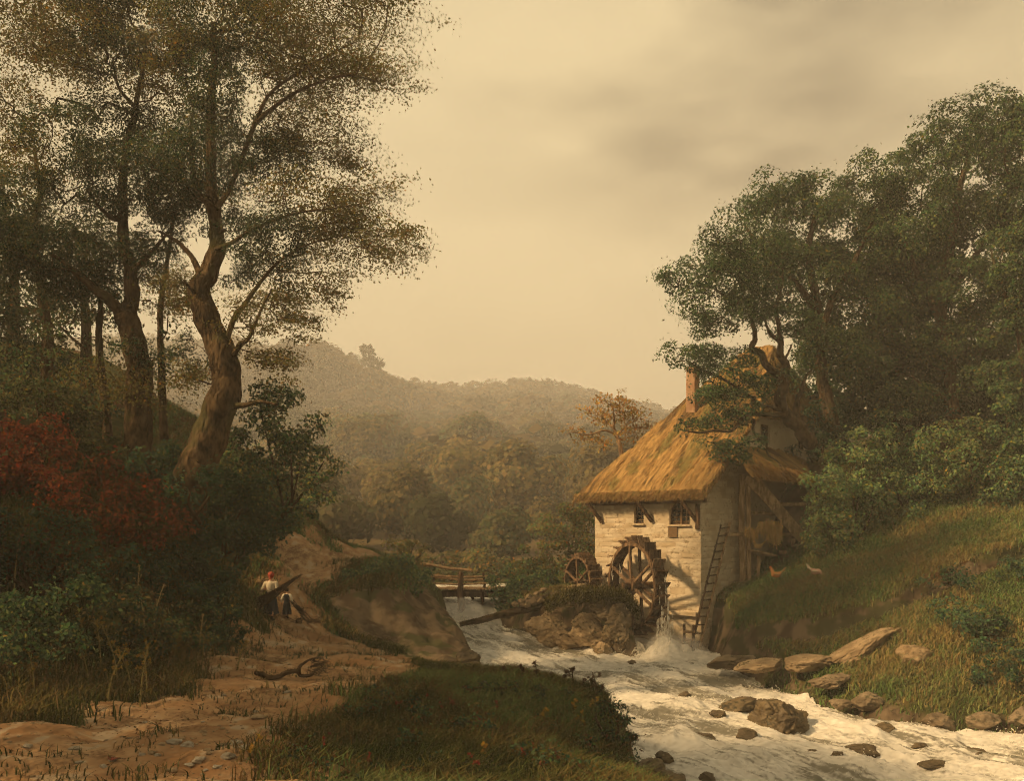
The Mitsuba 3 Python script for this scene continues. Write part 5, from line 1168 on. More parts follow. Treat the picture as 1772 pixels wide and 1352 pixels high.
# ---------------------------------------------------------------- grass
def blades(n, xr, yr, accept, hgt, wdt, col, seed, lean=(0.12, -0.05, 0), patch=0.8, droop=0.35):
    r = rng(seed)
    x, y = r.uniform(*xr, n * 4), r.uniform(*yr, n * 4)
    p = accept(x, y) * sst(0.12, 0.50, fb(x * patch, y * patch, 0, 3, seed))
    ok = r.random(len(x)) < p
    x, y = x[ok][:n], y[ok][:n]; n = len(x)
    z = ground(x, y) - 0.02
    h = hgt * r.uniform(0.45, 1.25, n) * (0.6 + 0.8 * fb(x * 1.1, y * 1.1, 5, 2, seed + 1))
    t = r.normal(0, droop, (n, 3)) * [1, 1, 0] + lean
    a = r.uniform(0, 2 * np.pi, n); s = np.stack([np.cos(a), np.sin(a), 0 * a], 1) * (wdt * r.uniform(.6, 1.4, n))[:, None]
    P = np.stack([x, y, z], 1); up = np.array([0, 0, 1.0])
    M1 = P + (up + t * 0.5) * (h * 0.55)[:, None]; Tp = P + (up * 0.9 + t * 1.5) * h[:, None]
    v = np.stack([P - s, P + s, M1 + s * .75, M1 - s * .75, Tp], 1).reshape(-1, 3)
    f = (np.array([[0, 1, 2], [0, 2, 3], [3, 2, 4]])[None] + (np.arange(n) * 5)[:, None, None]).reshape(-1, 3)
    col = np.asarray(col); k = np.clip((fb(x * .6, y * .6, 0, 3, seed + 2) * 1.6 - .3) * len(col) + r.normal(0, .7, n), 0, len(col) - 1).astype(int)
    c = col[k] * r.uniform(.7, 1.3, (n, 1)) * (1 + r.normal(0, .07, (n, 3)))
    return (v, f), np.repeat(np.clip(c, 0, 1), 5, 0)
free = lambda x, y: (1 - samp(pathm, x, y)) * (1 - samp(rockm, x, y)) * (samp(SD_RIVER, x, y) < -0.25)
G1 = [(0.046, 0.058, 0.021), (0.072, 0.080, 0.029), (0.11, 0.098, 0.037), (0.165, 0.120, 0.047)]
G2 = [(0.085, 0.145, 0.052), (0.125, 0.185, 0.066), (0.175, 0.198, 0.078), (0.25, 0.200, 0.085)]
def gobj(label, *a, **k):
    m, c = blades(*a, **k)
    key = add(name('grass'), m, 'm_blade', color=c); lab(key, label, kind='stuff')
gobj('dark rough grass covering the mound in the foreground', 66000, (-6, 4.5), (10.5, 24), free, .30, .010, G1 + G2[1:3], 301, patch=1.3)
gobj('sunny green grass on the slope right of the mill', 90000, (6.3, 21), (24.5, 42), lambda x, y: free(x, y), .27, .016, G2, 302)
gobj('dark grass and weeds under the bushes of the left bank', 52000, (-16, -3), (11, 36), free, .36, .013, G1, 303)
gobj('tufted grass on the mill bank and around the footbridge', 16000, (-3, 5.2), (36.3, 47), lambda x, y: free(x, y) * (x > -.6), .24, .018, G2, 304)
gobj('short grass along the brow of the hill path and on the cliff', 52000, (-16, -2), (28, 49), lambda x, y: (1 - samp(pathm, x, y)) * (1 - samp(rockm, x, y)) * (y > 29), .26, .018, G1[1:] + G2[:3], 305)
gobj('sparse grass tufts in the ruts of the path', 9000, (-12, 1), (11, 30), lambda x, y: 0.6 * samp(pathm, x, y) * (fb(x * .8, y * .8, 0, 3, 77) > .55), .16, .010, G1, 306, patch=1.5)
# fallen leaves and grit strewn over the path
r = rng(320); n = 52000
x, y = r.uniform(-13, 3, n), r.uniform(11.5, 36, n)
ok = r.random(n) < samp(pathm, x, y) * (0.10 + 0.9 * sst(.45, .7, fb(x * .7, y * .7, 0, 3, 321))) * np.clip(22 / y, .4, 1) ** 2 * .6
x, y = x[ok], y[ok]; P = np.stack([x, y, ground(x, y) + .008], 1); n = len(P)
m, c = leaf_mesh(P, r.normal(0, 1, (n, 3)) * [1, 1, .15], .055, .32, [(0.16, 0.085, 0.035), (0.22, 0.12, 0.045), (0.09, 0.05, 0.025), (0.26, 0.17, 0.07), (0.07, 0.06, 0.025)], 322, upb=4)
k = add(name('leaf_litter'), m, 'm_leaf', color=c); lab(k, 'brown fallen leaves scattered over the dirt path', kind='stuff')
r = rng(323); n = 30000
x, y = r.uniform(-13, 3, n), r.uniform(11.5, 34, n)
ok = r.random(n) < samp(pathm, x, y) * (0.06 + 0.9 * sst(.5, .72, fb(x * .8, y * .8, 3, 3, 324))) * .7
x, y = x[ok], y[ok]; s = r.uniform(.008, .045, len(x)) * r.uniform(.5, 1, len(x)); P = np.stack([x, y, ground(x, y) + s * .15], 1)
o = unit(r.normal(size=(len(x), 8, 3))); from_ = trimesh.creation.icosphere(subdivisions=0)
v = (P[:, None] + from_.vertices[None] * s[:, None, None] * (np.array([1, .8, .6]) * r.uniform(.7, 1.3, (len(x), 12, 1)))).reshape(-1, 3)
f = (from_.faces[None] + (np.arange(len(x)) * 12)[:, None, None]).reshape(-1, 3)
k = add(name('gravel'), (v, f), 'm_rock'); lab(k, 'small gravel and clods lying in the ruts of the path', kind='stuff')
# grass caps on the rocks before the mill
r = rng(310); n = 7000
px = r.uniform(945, 1105, n); d = r.uniform(37.0, 39.6, n)
P = np.stack([(px - CX) / F * d, d, EYE - (np.interp(px, [945, 990, 1040, 1080, 1105], [1048, 1030, 1030, 1034, 1062]) + r.normal(0, 6, n) - HY) / F * d - .05], 1)
def hang(P, L, w, col, seed, dirz):
    r = rng(seed); n = len(P)
    D = unit(r.normal(0, .45, (n, 3)) + np.array([0.1, -.35, dirz]))
    return straws(P, D, L, w, col, seed, .2)
m, c = straws(P, unit(r.normal(0, .4, (n, 3)) + np.array([0, -.25, .75])), .26, .012, (0.075, 0.068, 0.022), 311, .2)
k = add(name('grass'), m, 'm_blade', color=c); lab(k, 'green grass crowning the rocks in front of the mill', kind='stuff')

# ---------------------------------------------------------------- brambles, weeds and flowers
BR_ = [('leafy dark bramble on the left of the foreground mound', [(640, 1205, 46, 20, .7), (690, 1225, 60, 24, .8), (620, 1240, 40, 20, .7)], 17.6), ('dark bramble with reddish leaves in the middle of the foreground mound', [(760, 1250, 60, 24, .8), (820, 1270, 60, 26, .8), (730, 1290, 60, 24, .8)], 15.8),
       ('thick bramble at the bottom of the foreground mound', [(880, 1310, 70, 26, .8), (950, 1330, 60, 24, .8), (800, 1330, 60, 20, .7), (1010, 1345, 60, 20, .8)], 14.4), ('bushy overhanging bramble on the right tip of the foreground mound', [(1030, 1240, 50, 24, .9), (1070, 1255, 26, 22, .8), (980, 1260, 60, 26, .8), (1060, 1290, 30, 20, .8), (1000, 1295, 50, 24, .8), (1088, 1266, 22, 20, .9), (1086, 1294, 22, 18, .9), (1080, 1322, 24, 16, .9), (1100, 1345, 24, 12, .8)], 17.6),
       ('low leafy bramble along the crest of the foreground mound', [(880, 1205, 60, 16, .6), (950, 1205, 50, 16, .7), (820, 1195, 50, 14, .6)], 19.2), ('weedy bramble at the bottom left corner of the foreground mound', [(520, 1310, 50, 18, .5), (600, 1330, 60, 20, .6), (660, 1345, 60, 16, .6)], 13.2)]
for i, (lb, cl, d) in enumerate(BR_):
    shrub(lb, cl, d, DK + GRN[:2] + [(0.10, 0.05, 0.028), (0.12, 0.095, 0.038)], 320 + i, leaf=.07, dens=1.0, key='bramble', dz=.4)
def stalk(key, label, base, h, seed, stem_col, head_col, group, cat_='plant', heads=5, nleaf=26, lsz=.06, hsz=.03, lean=None):
    r = rng(seed); root = name(key); lab(root, label, cat_, group)
    ln = r.normal(0, .16, 2) if lean is None else lean
    p = spline(np.array([base - [0, 0, .05], base + [ln[0] * .3 * h, ln[1] * .3 * h, h * .5], base + [ln[0] * h, ln[1] * h, h]]), 5)
    tb = [sweep(p, np.linspace(.017, .008, len(p)), 5)]
    tips = [p[-1]]
    for q in range(heads - 1):
        s = p[int(r.integers(len(p) // 2, len(p) - 1))]; e = s + np.array([r.normal(0, .09), r.normal(0, .09), r.uniform(.04, .2)]) * h
        tb.append(sweep(np.array([s, (s + e) / 2 + [0, 0, -.01], e]), [.005, .004, .003], 4)); tips.append(e)
    v, f = cat(tb); add(root + '__stem', (v, f), 'm_blade', color=np.tile(stem_col, (len(v), 1)))
    k = r.integers(1, len(p) - 1, nleaf); P = p[k] + r.normal(0, .012, (nleaf, 3)); D = r.normal(0, 1, (nleaf, 3)) * [1, 1, .5]
    m, c = leaf_mesh(P, D, lsz, .25, np.array([(0.07, 0.07, 0.025), (0.10, 0.085, 0.03)]), seed); add(root + '__leaf', m, 'm_leaf', color=c); lab(root + '__leaf', None, kind='stuff')
    T = np.repeat(np.array(tips), 9, 0); m, c = leaf_mesh(T + r.normal(0, hsz * .25, T.shape), r.normal(0, 1, T.shape) + [0, 0, .5], hsz, .5, np.array([head_col]), seed + 1, N=None)
    add(root + '__flower', m, 'm_leaf', color=c); lab(root + '__flower', None, kind='stuff')
for i, (px, py, h) in enumerate([(115, 985, 1.0), (100, 1000, .8), (165, 1010, .85), (235, 1010, .9), (225, 1005, .6), (24, 960, .9), (240, 1035, .7), (250, 1010, .6), (265, 1020, .7), (90, 1060, .6), (150, 1075, .8), (175, 1090, .7), (205, 1110, .8), (230, 1130, .7), (242, 1150, .7), (255, 1140, .6), (350, 1070, .5), (345, 1060, .6), (300, 1080, .5), (410, 1085, .4), (155, 1120, .6), (185, 1140, .6), (95, 1110, .7), (60, 1125, .5)]):
    b = on_ground(px, py + 75); h *= 1.45
    stalk('weed', ['dry pale stalked weed standing in the left undergrowth', 'yellow spiked weed standing in the left undergrowth'][int(py > 1060)], b, h, 700 + i, (0.46, 0.36, 0.18) if py <= 1060 else (.20, .17, .07), (0.42, 0.31, 0.14) if py <= 1060 else (0.30, 0.20, 0.05), ['pale dry weeds in the left undergrowth', 'yellow weeds in the left undergrowth'][int(py > 1060)], heads=5 if py <= 1060 else 12)
for i, (px, py) in enumerate([(745, 1218), (720, 1226), (780, 1228), (690, 1232), (858, 1232), (835, 1330), (905, 1322), (760, 1235), (820, 1345), (560, 1302), (640, 1330)]):
    b = on_ground(px, py + 12, 17.5)
    stalk('red_flower', 'small red wild flower in the grass of the foreground mound', b, .26, 750 + i, (.07, .06, .025), (0.26, 0.05, 0.036), 'red wild flowers on the mound', 'flower', 3, 8, .05, .034)
for i, (px, py) in enumerate([(1022, 1232), (990, 1238), (845, 1320), (440, 1315), (930, 1255), (1005, 1262)]):
    b = on_ground(px, py + 10, 17)
    stalk('yellow_flower', 'yellow wild flower rising from the foreground grass', b, .34, 780 + i, (.14, .11, .04), (0.45, 0.28, 0.06), 'yellow wild flowers in the foreground', 'flower', 3, 10, .06, .05)
for i, px in enumerate([868, 905, 930, 955, 975, 992, 1005, 1022, 1034, 1040]):
    b = on_ground(px, np.interp(px, [868, 960, 1040], [1182, 1190, 1212]), 20.3)
    stalk('thistle', 'dark seed headed thistle on the crest of the mound against the foam', b, (.28 + .2 * (i % 3) / 2), 800 + i, (.05, .035, .016), (0.09, 0.05, 0.022), 'thistles on the crest of the mound', 'plant', 6, 18, .06, .045)

# ---------------------------------------------------------------- dead branch and leaf on the path
DB = name('dead_branch'); lab(DB, 'bare dead branch with forked twigs lying across the path', 'branch')
def zb(x, y): return (400 + x * 0.1776, 960 + y * 0.1776)
def bpath(lst, r0, r1, lift=0.0):
    pts_ = []
    for x, y, up in lst:
        px, py = zb(x, y); g = on_ground(px, 1178, 20.6)
        pts_.append([(px - CX) / F * g[1], g[1], float(ground((px - CX) / F * g[1], g[1])) + max(0, (1182 - py) / F * g[1] * .85) + .03])
    s = spline(np.array(pts_), 4); return sweep(s, np.linspace(r0, r1, len(s)), 7, .3, len(lst))
bits = [bpath([(245, 1185, 0), (300, 1200, 0), (380, 1240, 0), (480, 1225, 0), (530, 1190, 0), (610, 1165, 0), (655, 1170, 0)], .05, .05), bpath([(655, 1170, 0), (680, 1220, 0), (760, 1215, 0), (800, 1190, 0), (830, 1150, 0), (890, 1120, 0)], .045, .012),
        bpath([(655, 1170, 0), (672, 1110, 0), (710, 1080, 0), (750, 1040, 0), (820, 1010, 0), (900, 1020, 0)], .04, .010), bpath([(290, 1190, 0), (310, 1178, 0), (325, 1190, 0)], .03, .015), bpath([(530, 1190, 0), (545, 1160, 0), (560, 1150, 0)], .02, .008)]
rr = rng(95)
for i in range(34):
    x0, y0 = rr.uniform(740, 900), rr.uniform(1010, 1210); s = rr.uniform(50, 110)
    bits.append(bpath([(x0, y0, 0), (x0 + s * .5, y0 + rr.normal(0, 22), 0), (x0 + s, y0 - rr.uniform(-30, 40), 0)], .012, .004))
add(DB + '__limb', cat(bits), 'm_twig', True)
lf = on_ground(197, 1318, 12.5)
th = np.linspace(0, np.pi * 2, 17)[:-1]
pl = np.stack([np.sin(th) * .055 * (1 - .25 * np.cos(th)), np.cos(th) * .085, 0.016 * np.cos(th * 2) + .02], 1)
FLK = name('fallen_leaf'); lab(FLK, 'single fallen dark red leaf on the path in the lower left', 'leaf')
v = np.vstack([pl, [[0, 0, .03]]]); v = np.vstack([v, v - [0, 0, .003]])
f = [[16, k, (k + 1) % 16] for k in range(16)] + [[33, 17 + (k + 1) % 16, 17 + k] for k in range(16)]
add(FLK + '__blade', (rotz(v, 1.2) + lf + [0, 0, .012], np.array(f)), 'm_redleaf', True)
add(FLK + '__stalk', sweep(lf + np.array([[.07, -.02, .035], [.12, -.03, .03], [.17, -.05, .04]]), .004, 5), 'm_twig', True)

# ---------------------------------------------------------------- people
def hullbody(bones, edge=0.03, it=6):
    """bones: ((p, r), (q, s)) pairs -> one smooth continuous body."""
    ms = []
    for (p, r1), (q, r2) in bones:
        a = m3.Manifold.sphere(r1, 20).translate(list(map(float, p))); b = m3.Manifold.sphere(r2, 20).translate(list(map(float, q)))
        ms.append(m3.Manifold.batch_hull([a, b]))
    m = m3.Manifold.batch_boolean(ms, m3.OpType.Add).refine_to_length(edge)
    mm = m.to_mesh(); t = trimesh.Trimesh(mm.vert_properties[:, :3], mm.tri_verts)
    trimesh.smoothing.filter_taubin(t, iterations=it)
    return t
def colored(key, t, col, mat='m_cloth'):
    v = np.asarray(t.vertices if hasattr(t, 'vertices') else t[0]); f = t.faces if hasattr(t, 'faces') else t[1]
    return add(key, (v, f), mat, True, color=np.tile(col, (len(v), 1)))
def figure(label, base, H, face, scarf, hair, blouse, vest, skirt, seed, arms):
    """A walking figure in a long skirt; local y forward, x right; H standing height."""
    root = name('person'); lab(root, label, 'person')
    k = H / 1.6
    J = lambda x, y, z: np.array([x, y, z]) * k
    hd = J(0.0, 0.06, 1.49)
    sh, el, ha = arms
    bones = [((J(-.08, .08, .52), .065 * k), (J(-.07, .16, .09), .040 * k)), ((J(.08, -.02, .52), .065 * k), (J(.09, -.12, .10), .040 * k)),
             ((J(-.07, .16, .075), .040 * k), (J(-.075, .27, .035), .030 * k)), ((J(.09, -.12, .08), .040 * k), (J(.095, -.01, .035), .030 * k)),
             ((J(-.08, .03, .85), .10 * k), (J(-.08, .08, .52), .068 * k)), ((J(.08, .03, .85), .10 * k), (J(.08, -.02, .52), .068 * k)),
             ((J(0, .0, .90), .13 * k), (J(0, .02, 1.18), .125 * k)), ((J(-.10, .03, 1.24), .075 * k), (J(.10, .03, 1.24), .075 * k)), ((J(0, .02, 1.18), .12 * k), (J(0, .03, 1.25), .09 * k)),
             ((J(0, .035, 1.27), .048 * k), (J(0, .05, 1.42), .045 * k)), ((hd + J(0, -.012, .015), .092 * k), (hd + J(0, .03, -.045), .066 * k)), ((hd + J(0, .07, -.06), .04 * k), (hd + J(0, .03, -.03), .07 * k)),
             ((hd + J(0, .10, -.005), .014 * k), (hd + J(0, .112, -.03), .018 * k)), ((hd + J(-.088, .0, -.01), .018 * k), (hd + J(-.092, .0, -.035), .014 * k)), ((hd + J(.088, .0, -.01), .018 * k), (hd + J(.092, .0, -.035), .014 * k))]
    for s in (0, 1):
        a, b, c = J(*sh[s]), J(*el[s]), J(*ha[s])
        bones += [((a, .05 * k), (b, .037 * k)), ((b, .036 * k), (c, .025 * k))]
        d = unit(c - b); o = unit(np.cross(d, [0, 1, .2])); n = np.cross(o, d)
        pc = c + d * .045 * k
        bones.append(((c, .026 * k), (pc, .030 * k)))
        for q in range(4):
            st = pc + o * (q - 1.5) * .020 * k + d * .02 * k; L = (.040, .048, .045, .035)[q] * k
            bones.append(((st, .0095 * k), (st + d * L + n * .012 * k, .0085 * k))); bones.append(((st + d * L + n * .012 * k, .0085 * k), (st + d * L * 1.5 + n * .036 * k, .0075 * k)))
        bones.append(((c + o * -.02 * k + d * .015 * k, .011 * k), (c + o * -.055 * k + d * .05 * k + n * .01 * k, .009 * k)))
    put = lambda t: (rotz(np.asarray(t.vertices if hasattr(t, 'vertices') else t[0]), face) + base, t.faces if hasattr(t, 'faces') else t[1])
    t = hullbody(bones, .016 * k, 4); colored(root + '__body', put(t), (0.42, 0.25, 0.16))
    # eyes and mouth
    e = cat([trimesh.creation.icosphere(subdivisions=1, radius=.012 * k).apply_translation(hd + J(sx * .034, .094, .012)) for sx in (-1, 1)] + [beam(hd + J(-.022, .104, -.062), hd + J(.022, .104, -.062), .012 * k, .008 * k)])
    colored(root + '__face', put(e), (0.10, 0.05, 0.035))
    # clothes
    bl = [((J(-.12, .03, 1.22), .088 * k), (J(.12, .03, 1.22), .088 * k)), ((J(0, .01, .95), .142 * k), (J(0, .02, 1.16), .145 * k)), ((J(0, .02, 1.16), .145 * k), (J(0, .03, 1.25), .09 * k))]
    for s in (0, 1):
        a, b, c = J(*sh[s]), J(*el[s]), J(*ha[s])
        bl += [((a, .072 * k), (b, .056 * k)), ((b, .055 * k), (b + (c - b) * .72, .042 * k))]
    colored(root + '__blouse', put(hullbody(bl, .025 * k, 5)), blouse)
    if vest is not None:
        colored(root + '__bodice', put(hullbody([((J(-.06, .005, 1.20), .100 * k), (J(.06, .005, 1.20), .100 * k)), ((J(0, .005, .95), .150 * k), (J(0, .012, 1.15), .152 * k))], .03 * k, 4)), vest)
    n, m_ = 64, 16; rows = []
    for i in range(m_):
        u = i / (m_ - 1); z = (1.00 - u * (1.00 - .20)) * k
        for j in range(n):
            a = 2 * np.pi * j / n
            rad = (.150 + .105 * u ** 0.8) * k * (1 + u * .075 * math.sin(a * 9 + seed) + u * .035 * math.sin(a * 5 + 2 * u))
            rows.append([rad * math.cos(a) * .95, rad * math.sin(a) * .90 + .02 * k + .05 * u * k, z + .014 * k * math.sin(a * 3 + seed) * u])
    V = np.array(rows); Fq = []
    for i in range(m_ - 1):
        for j in range(n):
            a, b = i * n + j, i * n + (j + 1) % n
            Fq += [[a, a + n, b], [b, a + n, b + n]]
    colored(root + '__skirt', put((V, np.array(Fq))), skirt)
    for s, (x, y) in enumerate(((-.075, .16), (.092, -.12))):
        colored(root + '__shoe', put(hullbody([((J(x, y, .05), .05 * k), (J(x, y + .13, .035), .036 * k)), ((J(x, y, .05), .05 * k), (J(x, y, .12), .045 * k))], .02 * k, 3)), (0.035, 0.022, 0.015))
    cap = trimesh.creation.icosphere(subdivisions=3, radius=.104 * k); v = cap.vertices; v[:, 2] *= 1.05
    v[:, 1] *= 1.06; v[v[:, 1] > .06 * k, 1] = .06 * k
    v *= (1 + .05 * (meshkit.fbm(v * 30 / k, 3, seed)[:, None] - .5)); v = v + hd + J(0, -.018, .012)
    colored(root + ('__headscarf' if scarf else '__hair'), put((v, cap.faces)), scarf or hair)
    if scarf:
        kn = hullbody([((hd + J(0, -.10, -.06), .03 * k), (hd + J(-.03, -.125, -.14), .012 * k)), ((hd + J(0, -.10, -.06), .03 * k), (hd + J(.035, -.12, -.15), .012 * k))], .012 * k, 2)
        colored(root + '__headscarf__knot', put(kn), scarf)
    return root
pb = on_ground(468, 1075, 34); pb[2] += .0
figure('woman in red headscarf and long dark skirt carrying sticks on her back', pb, 1.47, -.10, (0.36, 0.085, 0.06), None, (0.58, 0.52, 0.40), None, (0.030, 0.036, 0.048), 1,
       (((-.17, .03, 1.22), (.18, .03, 1.22)), ((-.27, -.02, 1.02), (.24, -.02, .97)), ((-.14, -.20, 1.05), (.27, .06, .74))))
cbp = on_ground(496, 1071, 34.3)
figure('small child in white sleeves and dark pinafore walking beside the woman', cbp, 0.93, -.05, None, (0.03, 0.02, 0.012), (0.60, 0.56, 0.46), (0.030, 0.032, 0.038), (0.034, 0.038, 0.046), 4,
       (((-.17, .03, 1.22), (.18, .03, 1.22)), ((-.27, .0, 1.0), (.27, -.02, 1.0)), ((-.30, .10, .80), (.30, -.12, .82))))
def sticks(label, A, B, n, seed, spread0, spread1, r0=.012):
    r = rng(seed); root = name('stick_bundle'); lab(root, label, 'sticks', None); ms = []
    u = unit(B - A)
    for i in range(n):
        a = A + r.normal(0, spread0, 3) + u * r.uniform(-.12, .35); b = B + r.normal(0, spread1, 3) - u * r.uniform(-.1, .6)
        mid = (a + b) / 2 + r.normal(0, .02, 3)
        s = spline(np.array([a, mid, b]), 3); ms.append(sweep(s, np.linspace(r0 * r.uniform(.7, 1.5), r0 * .35, len(s)), 5, .2, i))
        if r.random() < .6:
            q = s[2]; e = q + (-u * .28 + r.normal(0, .12, 3)); ms.append(sweep(np.array([q, (q + e) / 2 + r.normal(0, .02, 3), e]), [r0 * .6, r0 * .4, r0 * .2], 4))
    add(root + '__stick', cat(ms), 'm_twig', True); lab(root + '__stick', None, kind='stuff')
    c = (A + B) / 2; add(root + '__cord', sweep(np.array([c + .10 * (math.cos(t) * np.array([0, 1, 0]) + math.sin(t) * np.cross(u, [0, 1, 0])) for t in np.linspace(0, 6.28, 14)]), .010, 5), 'm_dead', True)
yb_ = pb[1] - .24
def pw(px, py, y): return W(px, py, y)
sticks('big bundle of brushwood slung across the woman\'s back', pw(438, 1050, yb_), pw(519, 996, yb_ + .05), 46, 5, .085, .022, .014)
sticks('smaller bundle of twigs trailing from the child\'s hand', pw(506, 1042, cbp[1] - .15), pw(546, 1079, cbp[1] - .5), 24, 6, .03, .13, .010)
k = name('twig_heap'); lab(k, 'low heap of twigs on the path right of the child', 'twigs')
r = rng(12); ms = []
for i in range(60):
    g = on_ground(r.uniform(512, 556), r.uniform(1074, 1082), 33)
    e = g + [r.uniform(-.35, .35), r.uniform(-.2, .2), r.uniform(.0, .16)]
    ms.append(sweep(np.array([g + [0, 0, .02], (g + e) / 2 + [0, 0, .06], e]), [.010, .008, .003], 4))
add(k + '__twig', cat(ms), 'm_twig', True); lab(k + '__twig', None, kind='stuff')

# ---------------------------------------------------------------- hens
def hen(label, base, s, face, body, tailc, peck=False, legs=True):
    root = name('hen'); lab(root, label, 'hen')
    J = lambda x, y, z: np.array([x, y, z]) * s
    zb_ = .22 if legs else .10
    hp = J(.20, 0, zb_ - .06) if peck else J(.17, 0, zb_ + .26)
    b = [((J(-.05, 0, zb_ + .02), .095 * s), (J(.08, 0, zb_ + .03), .085 * s)), ((J(-.05, 0, zb_ + .03), .085 * s), (J(-.17, 0, zb_ + .11), .035 * s)), ((J(.08, 0, zb_ + .05), .075 * s), (hp, .036 * s)), ((hp, .036 * s), (hp + J(.02, 0, .005), .032 * s))]
    t = hullbody(b, .018 * s, 3); put = lambda m: (rotz(np.asarray(m.vertices if hasattr(m, 'vertices') else m[0]), face) + base, m.faces if hasattr(m, 'faces') else m[1])
    colored(root + '__body', put(t), body)
    tails = cat([hullbody([((J(-.15, y, zb_ + .10), .022 * s), (J(-.27 - .02 * q, y * 2, zb_ + .17 + .05 * q), .014 * s))], .02 * s, 1) for q, y in enumerate((-.03, 0, .03))])
    colored(root + '__tail', put(tails), tailc)
    w = cat([hullbody([((J(.04, y, zb_ + .05), .035 * s), (J(-.12, y * 1.05, zb_ + .04), .018 * s))], .02 * s, 1) for y in (-.085, .085)]); colored(root + '__wing', put(w), tailc)
    colored(root + '__comb', put(cat([trimesh.creation.icosphere(subdivisions=1, radius=.014 * s).apply_translation(hp + J(.0 + .016 * q, 0, .042 - .004 * q)) for q in range(3)] + [trimesh.creation.icosphere(subdivisions=1, radius=.012 * s).apply_translation(hp + J(.035, 0, -.035))])), (0.48, 0.05, 0.04))
    colored(root + '__beak', put(trimesh.creation.cone(radius=.011 * s, height=.035 * s, sections=8).apply_transform(trimesh.transformations.rotation_matrix(math.pi / 2, [0, 1, 0])).apply_translation(hp + J(.03, 0, 0))), (0.45, 0.28, 0.08))
    if legs:
        for y in (-.035, .035):
            colored(root + '__leg', put(cat([sweep(np.array([J(.0, y, zb_ - .05), J(.015, y, .10), J(0, y, .008)]), [.012 * s, .009 * s, .008 * s], 6)] + [sweep(np.array([J(0, y, .01), J(.05, y + q, .004)]), .005 * s, 5) for q in (-.025, 0, .025)])), (0.40, 0.26, 0.08))
g = W(1343, 993, 37.8); g[2] = float(ground(g[0], g[1])); hen('orange brown hen standing in the grass below the lean-to', g, 1.15, 2.9, (0.48, 0.22, 0.07), (0.42, 0.26, 0.11))
g = W(1412, 1004, 35); g[2] = float(ground(g[0], g[1])); hen('pale hen pecking in the grass on the open slope', g, 1.1, -.5, (0.62, 0.40, 0.28), (0.68, 0.56, 0.42), peck=True)
g = W(1312, 951, 39.55); hen('tan hen sitting on the crooked plank shelf', g, 1.0, 3.0, (0.50, 0.34, 0.15), (0.44, 0.28, 0.11), legs=False)

# ---------------------------------------------------------------- falling water and spray
def drops(P, size, seed):
    r = rng(seed); n = len(P); s = (size * r.uniform(.4, 1.4, n))[:, None]
    o = np.array([[1, 0, 0], [-1, 0, 0], [0, 1, 0], [0, -1, 0], [0, 0, 1.5], [0, 0, -1.5]])
    v = (P[:, None] + o[None] * s[:, None]).reshape(-1, 3)
    t = np.array([[4, 0, 2], [4, 2, 1], [4, 1, 3], [4, 3, 0], [5, 2, 0], [5, 1, 2], [5, 3, 1], [5, 0, 3]])
    return v, (t[None] + (np.arange(n) * 6)[:, None, None]).reshape(-1, 3)
r = rng(900); ms = []
for px, y0, y1, w, d in ((1146, 1045, 1138, .03, 36.8), (1156, 1040, 1138, .034, 36.85), (1138, 1066, 1138, .02, 36.75), (1150, 1060, 1134, .022, 36.8), (1160, 1075, 1140, .03, 36.9), (1164, 1060, 1132, .018, 36.9), (1142, 1010, 1050, .012, 36.7), (1152, 990, 1040, .012, 36.8), (1072, 975, 1010, .008, 38.0), (1060, 960, 1000, .007, 38.4)):
    n = int((y1 - y0) / 2.2)
    for q in range(n):
        yy = y0 + (y1 - y0) * (q + r.random()) / n
        if r.random() < .25: continue
        p = W(px + r.normal(0, 1.2), yy, d + r.normal(0, .04)); L = r.uniform(.06, .22)
        ms.append(sweep(np.array([p, p + [r.normal(0, .004), 0, -L * .5], p + [0, 0, -L]]), [w * .25, w * r.uniform(.5, 1.1), w * .3], 5))
k = add(name('wheel_water'), cat(ms), 'm_spray', True); lab(k, 'white strings of water falling from the big water wheel', kind='stuff')
P = []
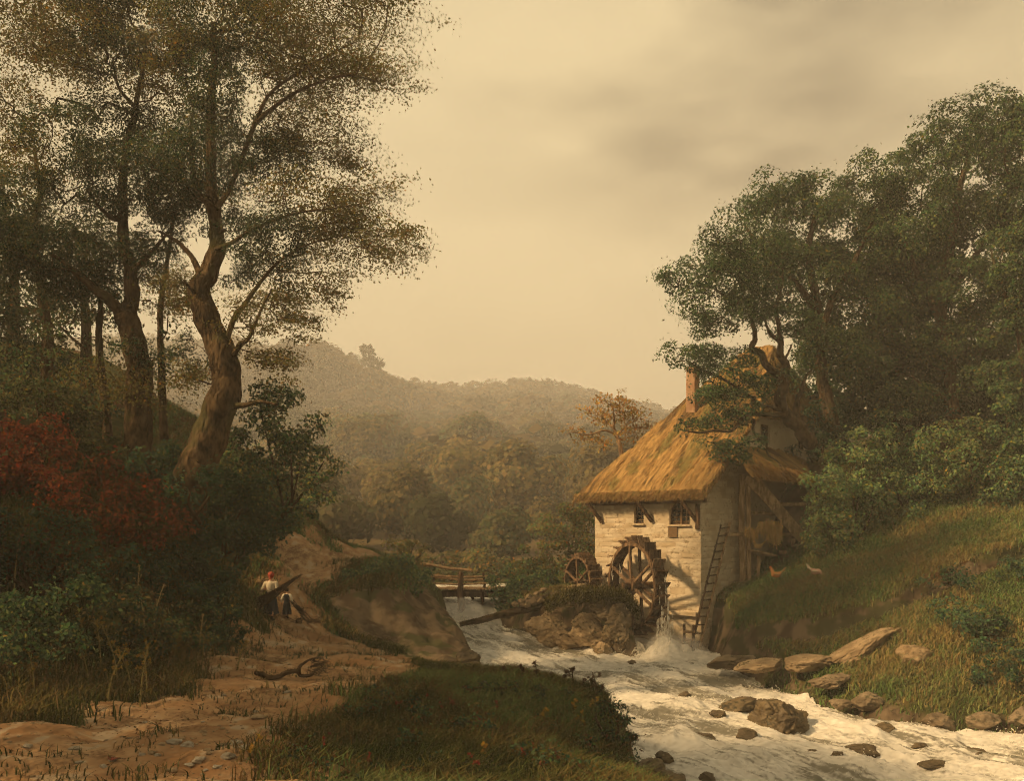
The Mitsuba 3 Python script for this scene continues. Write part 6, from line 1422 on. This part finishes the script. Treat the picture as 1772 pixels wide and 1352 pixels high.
def plume(c, rx, ry, h, n):
    a = r.normal(0, 1, (n, 2)) * [rx, ry]; t = r.random(n) ** 2.2
    P.append(np.stack([c[0] + a[:, 0] * (1 - .3 * t), c[1] + a[:, 1], c[2] + h * t * np.exp(-(a[:, 0] / rx) ** 2 * .5)], 1))
plume(W(1150, 1138, 37.0), .4, .35, 1.15, 6500); plume(W(1180, 1146, 36.6), .5, .35, .6, 3000); plume(W(1105, 1140, 37.2), .3, .25, .65, 2200); plume(W(800, 1084, 42.0), .7, .25, .5, 2600)
n = 40000
x, y = r.uniform(-3, 17, n * 3), r.uniform(19, 43, n * 3)
sd = samp(SD_RIVER, x, y)
pr = (sd > -.05) * (np.exp(-((sd - .15) / .35) ** 2) * .8 + .25) * sst(.5, .72, fb(x * .9, y * .9, 0, 3, 901))
ok = r.random(len(x)) < pr; x, y = x[ok][:n], y[ok][:n]
P.append(np.stack([x, y, np.array(water_z(x, y)) + .26 * r.random(len(x)) ** 3], 1))
P = np.vstack(P)
k = add(name('spray'), drops(P, .0105, 902), 'm_spray'); lab(k, 'fine white spray thrown up along the rapids and under the wheel', kind='stuff')

# drifting mist where the wheel water and the little fall strike the stream
for i, (px, py, d_, rx, ry, rz, sg, lb) in enumerate([(1150, 1126, 37.0, .7, .5, .85, .8, 'white mist rising where the wheel water strikes the stream'), (800, 1078, 42.4, 1.1, .5, .5, .6, 'pale mist at the foot of the waterfall below the footbridge'), (1180, 1150, 36.6, 1.1, .7, .42, .5, 'thin mist drifting over the rapids beside the grassy slope')]):
    k = name('mist')
    scene[f'mist_air_{i}'] = {'type': 'homogeneous', 'albedo': 0.97, 'sigma_t': sg}
    p = W(px, py, d_)
    scene[k] = {'type': 'sphere', 'to_world': T4().translate(p.tolist()).scale([rx, ry, rz]), 'bsdf': {'type': 'null'}, 'interior': {'type': 'ref', 'id': f'mist_air_{i}'}, 'exterior': {'type': 'ref', 'id': 'haze_air'}}
    lab(k, lb, kind='stuff')
# ---------------------------------------------------------------- haze in the valley air
scene['haze'] = {'type': 'cube', 'to_world': T4().translate([0, 400, 55]).scale([910, 505, 62]), 'bsdf': {'type': 'null'}, 'interior': {'type': 'ref', 'id': 'haze_air'}}
lab('haze', 'warm mist hanging in the valley air', kind='stuff')
